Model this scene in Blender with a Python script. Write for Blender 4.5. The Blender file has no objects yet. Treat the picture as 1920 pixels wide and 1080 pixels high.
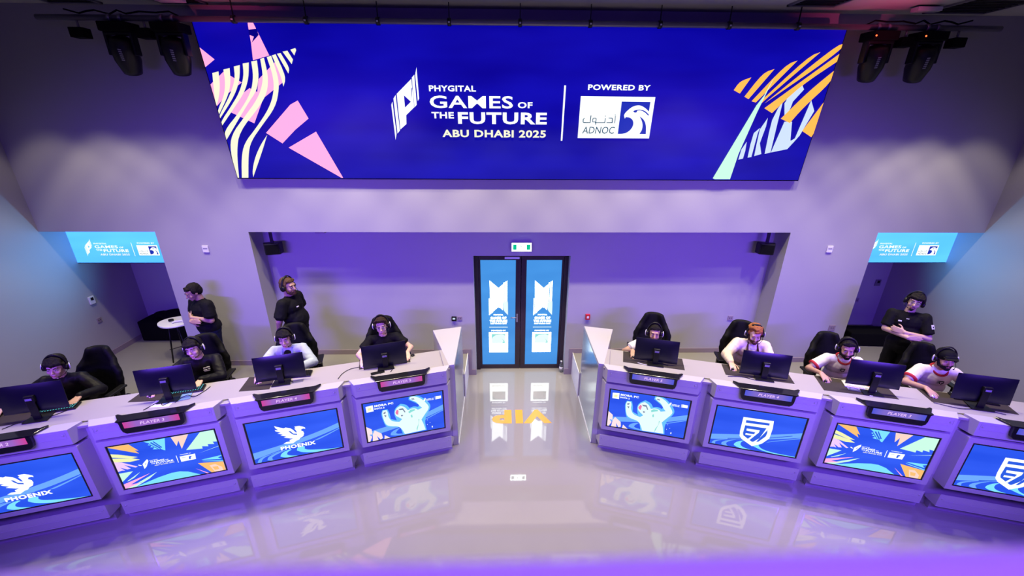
import bpy, math, random
from mathutils import Vector, Matrix, noise

# ------------------------------------------------------------------ camera, world, exposure, lamps
scene = bpy.context.scene
COL = scene.collection
R = math.radians
AZ, PITCH, ROLL, FPX = R(1.36), R(21.361), R(.396), 773.25
CAM = Vector((-.30, 0, 4.043))
fwd = Vector((math.sin(AZ)*math.cos(PITCH), math.cos(AZ)*math.cos(PITCH), -math.sin(PITCH)))
right = Vector((math.cos(AZ), -math.sin(AZ), 0))
up = right.cross(fwd)
right2 = right*math.cos(ROLL) + up*math.sin(ROLL)
up2 = -right*math.sin(ROLL) + up*math.cos(ROLL)
cd = bpy.data.cameras.new('camera')
cd.sensor_width = 36; cd.lens = FPX*36/1920; cd.clip_start = .05; cd.clip_end = 100
cd.dof.use_dof = True; cd.dof.focus_distance = 5.2; cd.dof.aperture_fstop = .95
cam = bpy.data.objects.new('camera', cd); COL.objects.link(cam)
m = Matrix.Identity(4)
for i in range(3):
    m[i][0], m[i][1], m[i][2], m[i][3] = right2[i], up2[i], -fwd[i], CAM[i]
cam.matrix_world = m
scene.camera = cam
scene.view_settings.view_transform = 'Standard'; scene.view_settings.look = 'None'
scene.view_settings.exposure = 0.0; scene.view_settings.gamma = 1.0
scene.view_settings.use_curve_mapping = False
w = bpy.data.worlds.new('World'); scene.world = w; w.use_nodes = True
w.node_tree.nodes['Background'].inputs[0].default_value = (.06, .01, .55, 1)
w.node_tree.nodes['Background'].inputs[1].default_value = .10
scene.cycles.max_bounces = 6; scene.cycles.diffuse_bounces = 1; scene.cycles.glossy_bounces = 3
scene.cycles.transmission_bounces = 4; scene.cycles.sample_clamp_indirect = 4.0
scene.cycles.caustics_reflective = False; scene.cycles.caustics_refractive = False

def lamp(kind, name, loc, target, power, col, **kw):
    d = bpy.data.lights.new(name, kind); d.energy = power; d.color = col
    for k, v in kw.items(): setattr(d, k, v)
    o = bpy.data.objects.new(name, d); COL.objects.link(o); o.location = loc
    o.rotation_euler = (Vector(target)-Vector(loc)).to_track_quat('-Z', 'Y').to_euler()
    return o
WARM = (1, .87, .62)
# recessed ceiling downlights in a row above the players
for x, p in ((-6.2, 65), (-5.5, 120), (-4.95, 75), (-4.45, 75), (-3.8, 70), (-3.1, 120), (-2.3, 160), (-1.5, 190), (-.75, 190), (0, 220), (.75, 190), (1.5, 190), (2.3, 160), (3.1, 120), (3.8, 80), (4.45, 90), (4.95, 90), (5.5, 150), (6.2, 85)):
    lamp('SPOT', 'downlight', (x, 4.9, 5.30), (x, 4.9, 0), p, WARM, spot_size=R(71), spot_blend=.28, shadow_soft_size=.05)
# a second line of downlights straight above the two rows of players
for sx in (-1, 1):
    for d in (.2, 1.3, 2.4, 3.5):
        x, y = sx*(1.51+.962*d+.26), 4.218-.272*d+.91
        lamp('SPOT', 'downlight', (x, y, 5.30), (x, y-.3, 0), 132, WARM, spot_size=R(78), spot_blend=.4, shadow_soft_size=.04)
# purple wash from two bars beside the balcony
for sx in (-1, 1):
    lamp('AREA', 'purple_wash', (sx*4.0, .6, 3.2), (sx*3.2, 4.7, 1.15), 124, (.17, .06, 1), shape='RECTANGLE', size=3.2, size_y=.2, spread=R(96))
lamp('AREA', 'front_fill', (0, 1.6, 5.25), (0, 1.9, 0), 30, (1, .84, .74), shape='RECTANGLE', size=7, size_y=.6, spread=R(95))  # unseen warm fill, added to lift the floor shadows before the desks
lamp('AREA', 'purple_wash', (0, -1.2, 5.0), (0, 5.8, 3.2), 22, (.14, .06, 1), shape='RECTANGLE', size=8, size_y=.3)
# violet lamp added out of view above the balcony ledge to light it
lamp('AREA', 'ledge_fill', (.3, .1, 4.75), (.3, .28, 3.7), 26, (.33, .11, 1), shape='RECTANGLE', size=3, size_y=.1)
# pink lamps washing the ceiling
lamp('SPOT', 'pink_wash', (-3.6, 4.7, 4.6), (-3.55, 5.3, 5.36), 16, (1, .08, .25), spot_size=R(70), spot_blend=1)
lamp('SPOT', 'pink_wash', (4.1, 4.7, 4.6), (4.0, 5.3, 5.36), 26, (1, .08, .25), spot_size=R(70), spot_blend=1)
# unseen blue spots added below the side screens, boosting their spill on the walls
for sx in (-1, 1):
    lamp('SPOT', 'screen_spill_fill', (sx*5.7, 6.12, 2.02), (sx*6.85, 5.3, 2.2), 34, (.17, .55, 1), spot_size=R(130), spot_blend=1, shadow_soft_size=.02)

# ------------------------------------------------------------------ materials
MAT = {}
def mat(name, col, rough=.5, metal=0, spec=.5, emit=None, es=1, noise=0, nscale=8, bump=0, bscale=60, alpha=1, trans=0, sample=True, coat=0):
    if name in MAT: return MAT[name]
    m_ = bpy.data.materials.new(name); m_.use_nodes = True; nt = m_.node_tree; b = nt.nodes['Principled BSDF']
    b.inputs['Base Color'].default_value = (*col, 1); b.inputs['Roughness'].default_value = rough
    b.inputs['Metallic'].default_value = metal; b.inputs['Specular IOR Level'].default_value = spec
    b.inputs['Coat Weight'].default_value = coat; b.inputs['Coat Roughness'].default_value = .03; b.inputs['Transmission Weight'].default_value = trans
    if emit:
        b.inputs['Emission Color'].default_value = (*emit, 1); b.inputs['Emission Strength'].default_value = es
        if not sample: m_.cycles.emission_sampling = 'NONE'
    tc = None
    if noise or bump:
        tc = nt.nodes.new('ShaderNodeTexCoord')
    if noise:
        n = nt.nodes.new('ShaderNodeTexNoise'); n.inputs['Scale'].default_value = nscale; n.inputs['Detail'].default_value = 5
        nt.links.new(tc.outputs['Object'], n.inputs['Vector'])
        mx = nt.nodes.new('ShaderNodeMixRGB'); mx.blend_type = 'MULTIPLY'; mx.inputs[0].default_value = 1
        mx.inputs[1].default_value = (*col, 1)
        rp = nt.nodes.new('ShaderNodeMapRange'); rp.inputs['To Min'].default_value = 1-noise; rp.inputs['To Max'].default_value = 1+noise*.5
        nt.links.new(n.outputs['Fac'], rp.inputs['Value']); nt.links.new(rp.outputs[0], mx.inputs[2]); nt.links.new(mx.outputs[0], b.inputs['Base Color'])
    if bump:
        n = nt.nodes.new('ShaderNodeTexNoise'); n.inputs['Scale'].default_value = bscale
        nt.links.new(tc.outputs['Object'], n.inputs['Vector'])
        bp = nt.nodes.new('ShaderNodeBump'); bp.inputs['Strength'].default_value = bump; bp.inputs['Distance'].default_value = .01
        nt.links.new(n.outputs['Fac'], bp.inputs['Height']); nt.links.new(bp.outputs[0], b.inputs['Normal'])
    MAT[name] = m_
    return m_
def glow(name, col, s=1.0, sample=False):
    return mat('screen_'+name, (.01, .01, .012), rough=.35, spec=.2, emit=col, es=s, sample=sample)

paint = mat('wall_paint', (.44, .43, .46), rough=.55, noise=.05, nscale=1.5, bump=.05)
ceil_m = mat('ceiling_paint', (.45, .44, .47), rough=.8, noise=.06, nscale=2)
floor_m = mat('epoxy_floor', (.35, .33, .32), rough=.04, spec=.9, coat=.7, noise=.05, nscale=1.2)
plat_m = mat('platform_vinyl', (.27, .26, .245), rough=.28, noise=.08, nscale=2)
base_m = mat('skirting', (.30, .24, .30), rough=.4, noise=.04)
desk_m = mat('desk_lacquer', (.52, .50, .52), rough=.32, noise=.03, nscale=3)
top_m = mat('worktop_lacquer', (.41, .385, .365), rough=.30, noise=.03, nscale=3)
steel_m = mat('brushed_steel', (.66, .72, .76), rough=.16, metal=.75)
black_m = mat('black_plastic', (.007, .007, .008), rough=.4, spec=.3, noise=.1)
gloss_black = mat('glossy_black', (.010, .010, .012), rough=.12, noise=.05)
matte_black = mat('matte_black', (.004, .004, .005), rough=.85, spec=.1, noise=.1)
chair_m = mat('chair_leatherette', (.006, .006, .007), rough=.62, spec=.12, noise=.15, nscale=30, bump=.05)
mon_m = mat('monitor_shell', (.007, .007, .014), rough=.33, noise=.06)
grey_m = mat('grey_metal', (.30, .30, .33), rough=.35, metal=.6, noise=.05)
silver_m = mat('silver_plastic', (.75, .77, .80), rough=.3, noise=.03)
pad_m = mat('desk_mat_cloth', (.030, .022, .020), rough=.85, noise=.12, nscale=60)
white_m = mat('white_plastic', (.85, .85, .86), rough=.35, noise=.02)
pipe_m = mat('pipe_metal', (.20, .19, .24), rough=.4, metal=.5, noise=.08)
red_m = mat('alarm_red', (.55, .02, .03), rough=.35, noise=.03)
orange_paint = mat('floor_orange', (.95, .42, .05), rough=.25, noise=.05, nscale=6)
frame_m = mat('door_frame_metal', (.028, .016, .030), rough=.35, noise=.08)

SC = dict(beam=(4, 4.6, 4.6), white=(1.12, 1.18, 1.18), cream=(1.0, .98, .72), pink=(1.25, .46, .80), orange=(1.3, .55, .08), mint=(.62, 1.0, .80),
          ice=(.66, .80, 1.0), deep=(.010, .03, .45), ink=(.03, .10, .14), navy=(0, 0, .22), sky=(.16, .42, 1.0), cyan=(.22, .80, 1.0),
          azure=(.02, .11, .78), amber=(1.0, .55, .16), citron=(.92, .95, .45), lilac=(.9, .62, 1.0), peach=(1.0, .70, .58), halo=(.14, .55, 1.0),
          frost=(.82, 1.0, .98), teal=(.25, .75, .70), rose=(.85, .2, .4), slate=(.18, .22, .35), blush=(1, .80, .82), green=(.0, .55, .30))
def scm(k): return glow(k, SC[k])
def screen_bg(name, c1, c2, scale, sample=True, vertical=False):
    m_ = mat('screen_'+name, (.01, .01, .012), rough=.3, spec=.2, emit=c1, es=1, sample=sample)
    nt = m_.node_tree; b = nt.nodes['Principled BSDF']
    tc = nt.nodes.new('ShaderNodeTexCoord'); n = nt.nodes.new('ShaderNodeTexNoise')
    mp = nt.nodes.new('ShaderNodeMapping'); mp.inputs['Scale'].default_value = (scale*.35, scale, scale*1.6)
    n.inputs['Scale'].default_value = 1; n.inputs['Detail'].default_value = 2
    nt.links.new(tc.outputs['Object'], mp.inputs[0]); nt.links.new(mp.outputs[0], n.inputs['Vector'])
    mx = nt.nodes.new('ShaderNodeMixRGB'); mx.inputs[1].default_value = (*c1, 1); mx.inputs[2].default_value = (*c2, 1)
    rp = nt.nodes.new('ShaderNodeMapRange'); rp.inputs['From Min'].default_value = .3; rp.inputs['From Max'].default_value = .7
    nt.links.new(n.outputs['Fac'], rp.inputs['Value']); nt.links.new(rp.outputs[0], mx.inputs[0]); nt.links.new(mx.outputs[0], b.inputs['Emission Color'])
    return m_
led_bg = screen_bg('led_blue', (.001, .0, .30), (.004, .003, .46), 1.6)
tv_bg = screen_bg('tv_blue', (.01, .075, .80), (.035, .13, 1.0), 2.2)
side_bg = screen_bg('side_cyan', (.08, .50, 1.9), (.16, .78, 2.3), 1.2)
door_bg = screen_bg('door_blue', (.045, .26, .72), (.07, .34, .84), 1.5)

# ------------------------------------------------------------------ mesh helpers
class MB:
    def __init__(s): s.v = []; s.f = []; s.mi = []; s.sm = []
    def add(s, vs, fs, mi=0, smooth=False):
        o = len(s.v); s.v += [tuple(v) for v in vs]
        for f in fs: s.f.append(tuple(i+o for i in f)); s.mi.append(mi); s.sm.append(smooth)
        return s
    def box(s, x0, x1, y0, y1, z0, z1, mi=0, M=None):
        vs = [Vector(p) for p in ((x0,y0,z0),(x1,y0,z0),(x1,y1,z0),(x0,y1,z0),(x0,y0,z1),(x1,y0,z1),(x1,y1,z1),(x0,y1,z1))]
        if M: vs = [M @ v for v in vs]
        return s.add(vs, [(3,2,1,0),(4,5,6,7),(0,1,5,4),(1,2,6,5),(2,3,7,6),(3,0,4,7)], mi)
    def prism(s, pts, z0, z1, mi=0, M=None, top=None):
        """extrude a polygon (x,y) from z0 to z1; top = optional other outline"""
        n = len(pts); t = top or pts
        a = sum(pts[i][0]*pts[(i+1) % n][1]-pts[(i+1) % n][0]*pts[i][1] for i in range(n))
        if a < 0: pts = pts[::-1]; t = t[::-1]
        vs = [Vector((p[0], p[1], z0)) for p in pts]+[Vector((p[0], p[1], z1)) for p in t]
        if M: vs = [M @ v for v in vs]
        return s.add(vs, [tuple(range(n-1, -1, -1)), tuple(range(n, 2*n))]+[(i, (i+1) % n, n+(i+1) % n, n+i) for i in range(n)], mi)
    def tube(s, pts, r, n=8, mi=0, caps=True):
        pts = [Vector(p) for p in pts]; rs = r if isinstance(r, (list, tuple)) else [r]*len(pts)
        vs = []; prev = None
        for i, p in enumerate(pts):
            t = (pts[min(i+1, len(pts)-1)]-pts[max(i-1, 0)]).normalized()
            if prev is None:
                a = t.cross(Vector((0, 0, 1)));
                if a.length < .05: a = t.cross(Vector((1, 0, 0)))
            else: a = prev-t*prev.dot(t)
            a.normalize(); prev = a; b = t.cross(a)
            vs += [p+(a*math.cos(2*math.pi*k/n)+b*math.sin(2*math.pi*k/n))*rs[i] for k in range(n)]
        fs = []
        for i in range(len(pts)-1):
            for k in range(n): fs.append((i*n+k, i*n+(k+1) % n, (i+1)*n+(k+1) % n, (i+1)*n+k))
        if caps: fs += [tuple(range(n-1, -1, -1)), tuple(range((len(pts)-1)*n, len(pts)*n))]
        return s.add(vs, fs, mi, n > 6)
    def lathe(s, prof, n=20, mi=0, M=None):
        vs = []
        for r_, z in prof: vs += [Vector((r_*math.cos(2*math.pi*k/n), r_*math.sin(2*math.pi*k/n), z)) for k in range(n)]
        if M: vs = [M @ v for v in vs]
        fs = [(i*n+k, i*n+(k+1) % n, (i+1)*n+(k+1) % n, (i+1)*n+k) for i in range(len(prof)-1) for k in range(n)]
        fs += [tuple(range(n-1, -1, -1)), tuple(range((len(prof)-1)*n, len(prof)*n))]
        return s.add(vs, fs, mi, True)
    def ell(s, c, r, M=None, nu=14, nv=9, mi=0):
        vs = []; c = Vector(c)
        for j in range(1, nv):
            a = math.pi*j/nv
            for i in range(nu):
                b = 2*math.pi*i/nu
                p = Vector((r[0]*math.sin(a)*math.cos(b), r[1]*math.sin(a)*math.sin(b), r[2]*math.cos(a)))
                if M: p = M @ p
                vs.append(c+p)
        for z in (1, -1):
            p = Vector((0, 0, r[2]*z)); p = M @ p if M else p; vs.append(c+p)
        N = (nv-1)*nu; fs = []
        for j in range(nv-2):
            for i in range(nu): fs.append((j*nu+i, (j+1)*nu+i, (j+1)*nu+(i+1) % nu, j*nu+(i+1) % nu))
        for i in range(nu): fs.append((N, i, (i+1) % nu)); fs.append((N+1, (nv-2)*nu+(i+1) % nu, (nv-2)*nu+i))
        return s.add(vs, fs, mi, True)
    def cap(s, p0, p1, r0, r1=None, mi=0):
        """a rounded limb segment: two balls and the cone between them"""
        r1 = r0 if r1 is None else r1
        p0 = Vector(p0); p1 = Vector(p1)
        s.ell(p0, (r0,)*3, nu=12, nv=8, mi=mi); s.ell(p1, (r1,)*3, nu=12, nv=8, mi=mi)
        if (p1-p0).length > 1e-4: s.tube([p0, p1], [r0*.995, r1*.995], 12, mi)
        return s
    def mesh(s, name, mats):
        me = bpy.data.meshes.new(name); me.from_pydata(s.v, [], s.f)
        for mm in (mats if isinstance(mats, (list, tuple)) else [mats]): me.materials.append(mm)
        me.polygons.foreach_set('material_index', s.mi); me.polygons.foreach_set('use_smooth', s.sm)
        me.update(); return me
    def build(s, name, mats, parent=None, bevel=0, **kw):
        return link(name, s.mesh(name, mats), parent, bevel, **kw)
def link(name, me, parent=None, bevel=0, seg=2):
    o = bpy.data.objects.new(name, me); COL.objects.link(o)
    if parent: o.parent = parent
    if bevel:
        b = o.modifiers.new('bevel', 'BEVEL'); b.width = bevel; b.segments = seg; b.limit_method = 'ANGLE'; b.angle_limit = R(40)
    return o
def tag(o, label, cat, group=None):
    o['label'] = label; o['category'] = cat
    if group: o['group'] = group
    return o
def thing(name, label, cat, loc=(0, 0, 0), rz=0, group=None):
    o = bpy.data.objects.new(name, None); COL.objects.link(o); o.empty_display_size = .1
    o.location = loc; o.rotation_euler = (0, 0, rz)
    return tag(o, label, cat, group)
def struct(name, mb, mats, parent=None, bevel=0):
    o = mb.build(name, mats, parent, bevel)
    if not parent: o['kind'] = 'structure'
    return o
def remeshed(name, mb, mats, parent, voxel, smooth=3, rough=0, freq=10):
    """union of overlapping solids as one continuous skin"""
    me = mb.mesh(name+'_src', mats); o = bpy.data.objects.new('tmp', me); COL.objects.link(o)
    r = o.modifiers.new('r', 'REMESH'); r.mode = 'VOXEL'; r.voxel_size = voxel; r.use_smooth_shade = True
    s = o.modifiers.new('s', 'SMOOTH'); s.factor = .5; s.iterations = smooth
    dg = bpy.context.evaluated_depsgraph_get()
    out = bpy.data.meshes.new_from_object(o.evaluated_get(dg)); out.name = name
    bpy.data.objects.remove(o); bpy.data.meshes.remove(me)
    if not out.materials:
        for mm in (mats if isinstance(mats, (list, tuple)) else [mats]): out.materials.append(mm)
    out.polygons.foreach_set('use_smooth', [True]*len(out.polygons))
    if rough:
        nr = [v.normal.copy() for v in out.vertices]
        for v, n in zip(out.vertices, nr):
            c = v.co; v.co = c+n*rough*(1-2.2*abs(noise.noise(Vector((c.x*freq, c.y*freq, c.z*freq*.6)))))
        out.update()
    ob = link(name, out, parent); return ob

# ------------------------------------------------------------------ flat artwork on screens
GLYPH = {}
def glyphs(text, bold=.0):
    k = (text, bold)
    if k not in GLYPH:
        c = bpy.data.curves.new('t', 'FONT'); c.body = text; c.size = 1; c.resolution_u = 3; c.offset = bold; c.space_character = 1.0+bold*2.5
        o = bpy.data.objects.new('t', c); COL.objects.link(o)
        dg = bpy.context.evaluated_depsgraph_get(); me = bpy.data.meshes.new_from_object(o.evaluated_get(dg))
        vs = [(v.co.x, v.co.y) for v in me.vertices]; fs = [tuple(p.vertices) for p in me.polygons]
        bpy.data.objects.remove(o); bpy.data.curves.remove(c); bpy.data.meshes.remove(me)
        x0 = min(v[0] for v in vs); x1 = max(v[0] for v in vs); y0 = min(v[1] for v in vs); y1 = max(v[1] for v in vs)
        GLYPH[k] = ([((x-x0)/(x1-x0), (y-y0)/(y1-y0)) for x, y in vs], fs)
    return GLYPH[k]
def clip(poly, w_, h_):
    for ax, lim, sg in ((0, 0, 1), (0, w_, -1), (1, 0, 1), (1, h_, -1)):
        out = []
        for i in range(len(poly)):
            a, b = poly[i-1], poly[i]; da = (a[ax]-lim)*sg; db = (b[ax]-lim)*sg
            if (da < 0) != (db < 0):
                t = da/(da-db); out.append((a[0]+(b[0]-a[0])*t, a[1]+(b[1]-a[1])*t))
            if db >= 0: out.append(b)
        poly = out
        if not poly: break
    return poly
def soften(pts, lim=52):
    """round the shallow corners of an outline, keep its sharp ones"""
    out = []; n = len(pts)
    for i in range(n):
        a, b, c = Vector(pts[i-1]), Vector(pts[i]), Vector(pts[(i+1) % n])
        u, v = b-a, c-b
        if u.length < 1e-6 or v.length < 1e-6 or abs(u.angle_signed(v)) > R(lim): out.append(tuple(b))
        else: out += [tuple(b-u*.25), tuple(b+v*.25)]
    return out
class Canvas:
    """polygons and lettering stacked a hair apart on a flat display; faces -Y, x to the right, z up"""
    def __init__(s, w_, h_, bg, step=.0003):
        s.w, s.h, s.step = w_, h_, step; s.mb = MB(); s.mats = [bg]; s.n = 0
        if bg: s.mb.add([(0, 0, 0), (w_, 0, 0), (w_, 0, h_), (0, 0, h_)], [(0, 1, 2, 3)], 0)
    def m(s, k):
        mm = scm(k) if isinstance(k, str) else k
        if mm not in s.mats: s.mats.append(mm)
        return s.mats.index(mm)
    def poly(s, k, pts, sx=1, sy=1, ox=0, oy=0, lock=False):
        pts = [(p[0]*sx+ox, p[1]*sy+oy) for p in pts]
        if k in ('cream', 'orange', 'sky', 'cyan', 'frost', 'halo', 'deep'): pts = soften(soften(pts))
        pts = clip(pts, s.w, s.h)
        if len(pts) < 3: return
        a = sum(pts[i-1][0]*pts[i][1]-pts[i][0]*pts[i-1][1] for i in range(len(pts)))
        if a < 0: pts = pts[::-1]
        if not lock: s.n += 1
        s.mb.add([(x, -s.step*s.n, y) for x, y in pts], [tuple(range(len(pts)))], s.m(k))
    def text(s, t, x0, y0, x1, y1, k='white', bold=.03, shear=0):
        vs, fs = glyphs(t, bold); s.n += 1
        q = [(x0+u*(x1-x0)+v*shear*(y1-y0), -s.step*s.n, y0+v*(y1-y0)) for u, v in vs]
        q = [(min(max(a, 0), s.w), b, min(max(c, 0), s.h)) for a, b, c in q]
        s.mb.add(q, fs, s.m(k))

# ------------------------------------------------------------------ outlines of the artwork shown on the screens

LED_ART=[
 ('pink',[(.616,1.736),(.67,1.736),(.772,1.402),(.571,1.351),(.597,1.523),(.609,1.682)]),
 ('navy',[(.605,1.653),(.695,1.664),(.706,1.604),(.605,1.526),(.647,1.587),(.598,1.603)]),
 ('pink',[(-.007,1.482),(.132,1.356),(-.002,1.275)]),
 ('pink',[(-.006,1.091),(.195,1.231),(.375,1.12),(.17,.996),(.001,.86)]),
 ('pink',[(.833,1.345),(.886,1.141),(.574,.945),(.515,.98),(.583,1.156)]),
 ('pink',[(.45,1.06),(.603,.981),(.399,.668),(.121,.806),(.311,.979)]),
 ('pink',[(.513,.558),(.892,.884),(.991,.93),(1.078,.728),(.883,.595),(.687,.434)]),
 ('pink',[(.751,.383),(1.138,.577),(1.374,.007),(1.352,.007)]),
 ('cream',[(.062,1.216),(.139,1.234),(.111,1.084),(.05,.942),(-.003,.86),(-.0,.941)]),
 ('cream',[(.202,1.253),(.279,1.27),(.247,1.119),(.174,.978),(-.008,.759),(-.004,.814),(.126,.978),(.183,1.119)]),
 ('cream',[(.333,1.286),(.406,1.301),(.363,1.155),(.252,.979),(-.011,.713),(-.007,.75),(.194,.978),(.309,1.154)]),
 ('cream',[(.444,1.317),(.518,1.329),(.473,1.173),(.379,1.015),(.214,.852),(-.014,.628),(-.004,.685),(.165,.852),(.321,1.015),(.421,1.19)]),
 ('cream',[(.549,1.339),(.618,1.351),(.598,1.191),(.53,1.034),(.382,.89),(-.008,.464),(-.006,.571),(.257,.798),(.457,1.016),(.533,1.19)]),
 ('cream',[(.66,1.367),(.706,1.377),(.707,1.192),(.651,1.017),(.51,.854),(.19,.572),(.086,.336),(.018,.003),(-.008,.003),(.003,.336),(.078,.533),(.3,.742),(.515,.945),(.617,1.105),(.65,1.225)]),
 ('cream',[(.74,1.386),(.794,1.399),(.822,1.193),(.8,1.053),(.707,.855),(.494,.65),(.299,.456),(.222,.297),(.139,.003),(.054,.003),(.122,.256),(.211,.436),(.403,.611),(.623,.837),(.729,1.017),(.765,1.192)]),
 ('cream',[(.804,1.403),(.85,1.415),(.915,1.179),(.857,1.08),(.855,1.193)]),
 ('cream',[(.867,1.42),(.91,1.428),(.978,1.275),(.949,1.219)]),
 ('cream',[(.936,1.442),(.994,1.452),(1.037,1.363),(1.011,1.316)]),
 ('cream',[(1.03,1.462),(1.09,1.479),(1.097,1.459),(1.062,1.405)]),
 ('cream',[(.523,.535),(.409,.338),(.205,.012),(.216,.092),(.294,.257),(.41,.417)]),
 ('ice',[(7.072,1.048),(7.14,1.158),(7.185,1.099),(7.017,.856),(7.002,.996)]),
 ('ice',[(6.929,.891),(6.965,.961),(6.974,.713),(6.991,.358),(6.919,.339),(6.898,.603),(6.894,.749)]),
 ('ice',[(6.647,.279),(6.589,.265),(6.596,.395),(6.64,.49),(6.651,.376)]),
 ('ice',[(6.705,.291),(6.697,.452),(6.702,.593),(6.763,.657),(6.754,.584),(6.753,.299)]),
 ('ice',[(6.787,.311),(6.776,.472),(6.768,.639),(6.831,.775),(6.837,.676),(6.816,.472),(6.875,.338)]),
 ('ice',[(6.995,.358),(7.057,.732),(7.155,.732),(7.206,.511),(7.249,.474),(7.316,.98),(7.397,.859),(7.308,.568),(7.201,.401)]),
 ('ice',[(6.99,.944),(7.034,1.047),(7.104,1.124),(7.084,.892),(7.051,.75)]),
 ('orange',[(6.314,1.085),(6.364,1.181),(6.493,1.225),(6.399,1.048)]),
 ('orange',[(6.465,1.014),(6.623,1.275),(6.749,1.316),(6.524,.987)]),
 ('orange',[(6.569,.964),(6.876,1.364),(7.0,1.407),(6.625,.95)]),
 ('orange',[(6.662,.942),(7.12,1.451),(7.246,1.496),(6.743,.994),(6.694,.933)]),
 ('orange',[(6.739,.942),(7.401,1.555),(7.496,1.585),(7.497,1.543),(7.273,1.348)]),
 ('orange',[(6.752,.886),(7.49,1.488),(7.5,1.414),(7.12,1.133),(6.865,.831)]),
 ('orange',[(6.998,.767),(7.252,1.083),(7.494,1.317),(7.494,1.189),(7.239,.893),(7.13,.717)]),
 ('orange',[(7.32,.624),(7.487,.973),(7.503,.752),(7.486,.61),(7.465,.55)]),
 ('mint',[(6.773,1.238),(6.673,.837),(6.57,.337),(6.541,.012),(6.332,.011),(6.303,.023),(6.641,.915),(6.705,1.028)]),
 ('white',[(2.443,1.219),(2.465,1.297),(2.465,.963),(2.446,.935)]),
 ('white',[(2.4,1.189),(2.432,1.219),(2.429,.893),(2.398,.864)]),
 ('white',[(2.199,1.012),(2.39,1.173),(2.394,1.082),(2.285,.997),(2.282,.861),(2.361,.927),(2.396,1.078),(2.394,.864),(2.288,.775),(2.28,.674),(2.197,.609)]),
 ('white',[(2.285,.997),(2.385,1.078),(2.361,.927)]),
 ('white',[(2.154,.961),(2.184,.999),(2.19,.597),(2.156,.562)]),
 ('white',[(2.119,.891),(2.137,.926),(2.143,.557),(2.123,.486)]),
 ('white',[(4.227,1.12),(4.249,1.12),(4.245,.488),(4.225,.487)]),
 ('white',[(4.439,1.005),(5.358,1.001),(5.357,.522),(4.439,.522)]),
 ('deep',[(4.95,.949),(5.306,.947),(5.305,.838),(5.254,.878),(5.19,.908),(5.131,.906),(5.075,.884),(5.016,.829),(4.999,.802),(5.0,.781),(5.015,.754),(5.023,.773),(5.061,.771),(5.101,.754),(5.128,.72),(5.131,.671),(5.104,.622),(5.056,.586),(5.004,.575),(4.948,.575)]),
 ('deep',[(5.195,.784),(5.252,.748),(5.285,.7),(5.3,.644),(5.307,.575),(5.225,.576),(5.252,.623),(5.25,.686),(5.231,.734)]),
 ('deep',[(5.138,.856),(5.197,.861),(5.259,.844),(5.309,.804),(5.305,.789),(5.254,.831),(5.198,.852),(5.158,.847),(5.15,.827),(5.128,.823),(5.105,.84)]),
 ('ink',[(4.888,.788),(4.896,.788),(4.896,.701),(4.887,.701)]),
 ('ink',[(4.881,.8),(4.893,.801),(4.894,.794),(4.882,.793)]),
 ('ink',[(4.808,.763),(4.853,.763),(4.863,.753),(4.866,.703),(4.788,.703),(4.789,.711),(4.853,.712),(4.852,.753),(4.809,.755)]),
 ('ink',[(4.762,.758),(4.772,.758),(4.771,.703),(4.642,.702),(4.643,.71),(4.761,.711)]),
 ('ink',[(4.759,.787),(4.769,.787),(4.77,.777),(4.759,.777)]),
 ('ink',[(4.659,.683),(4.648,.683),(4.648,.752),(4.618,.752),(4.615,.717),(4.652,.717),(4.652,.709),(4.608,.709),(4.607,.752),(4.618,.76),(4.651,.76),(4.658,.752)]),
 ('ink',[(4.578,.789),(4.589,.789),(4.586,.702),(4.5,.701),(4.487,.709),(4.485,.744),(4.502,.759),(4.51,.755),(4.496,.741),(4.497,.711),(4.576,.71)]),
]
LED_TEXT=[
 ('PHYGITAL',[(2.594,1.043),(3.159,1.109)]),
 ('GAMES',[(2.591,.859),(3.609,.998)]),
 ('OF',[(3.668,.864),(3.849,.934)]),
 ('THE',[(2.602,.742),(2.877,.815)]),
 ('FUTURE',[(2.926,.679),(4.034,.815)]),
 ('ABU DHABI 2025',[(2.72,.523),(4.03,.612)]),
 ('POWERED BY',[(4.517,1.072),(5.28,1.133)]),
 ('ADNOC',[(4.489,.576),(4.893,.659)]),
]
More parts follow.
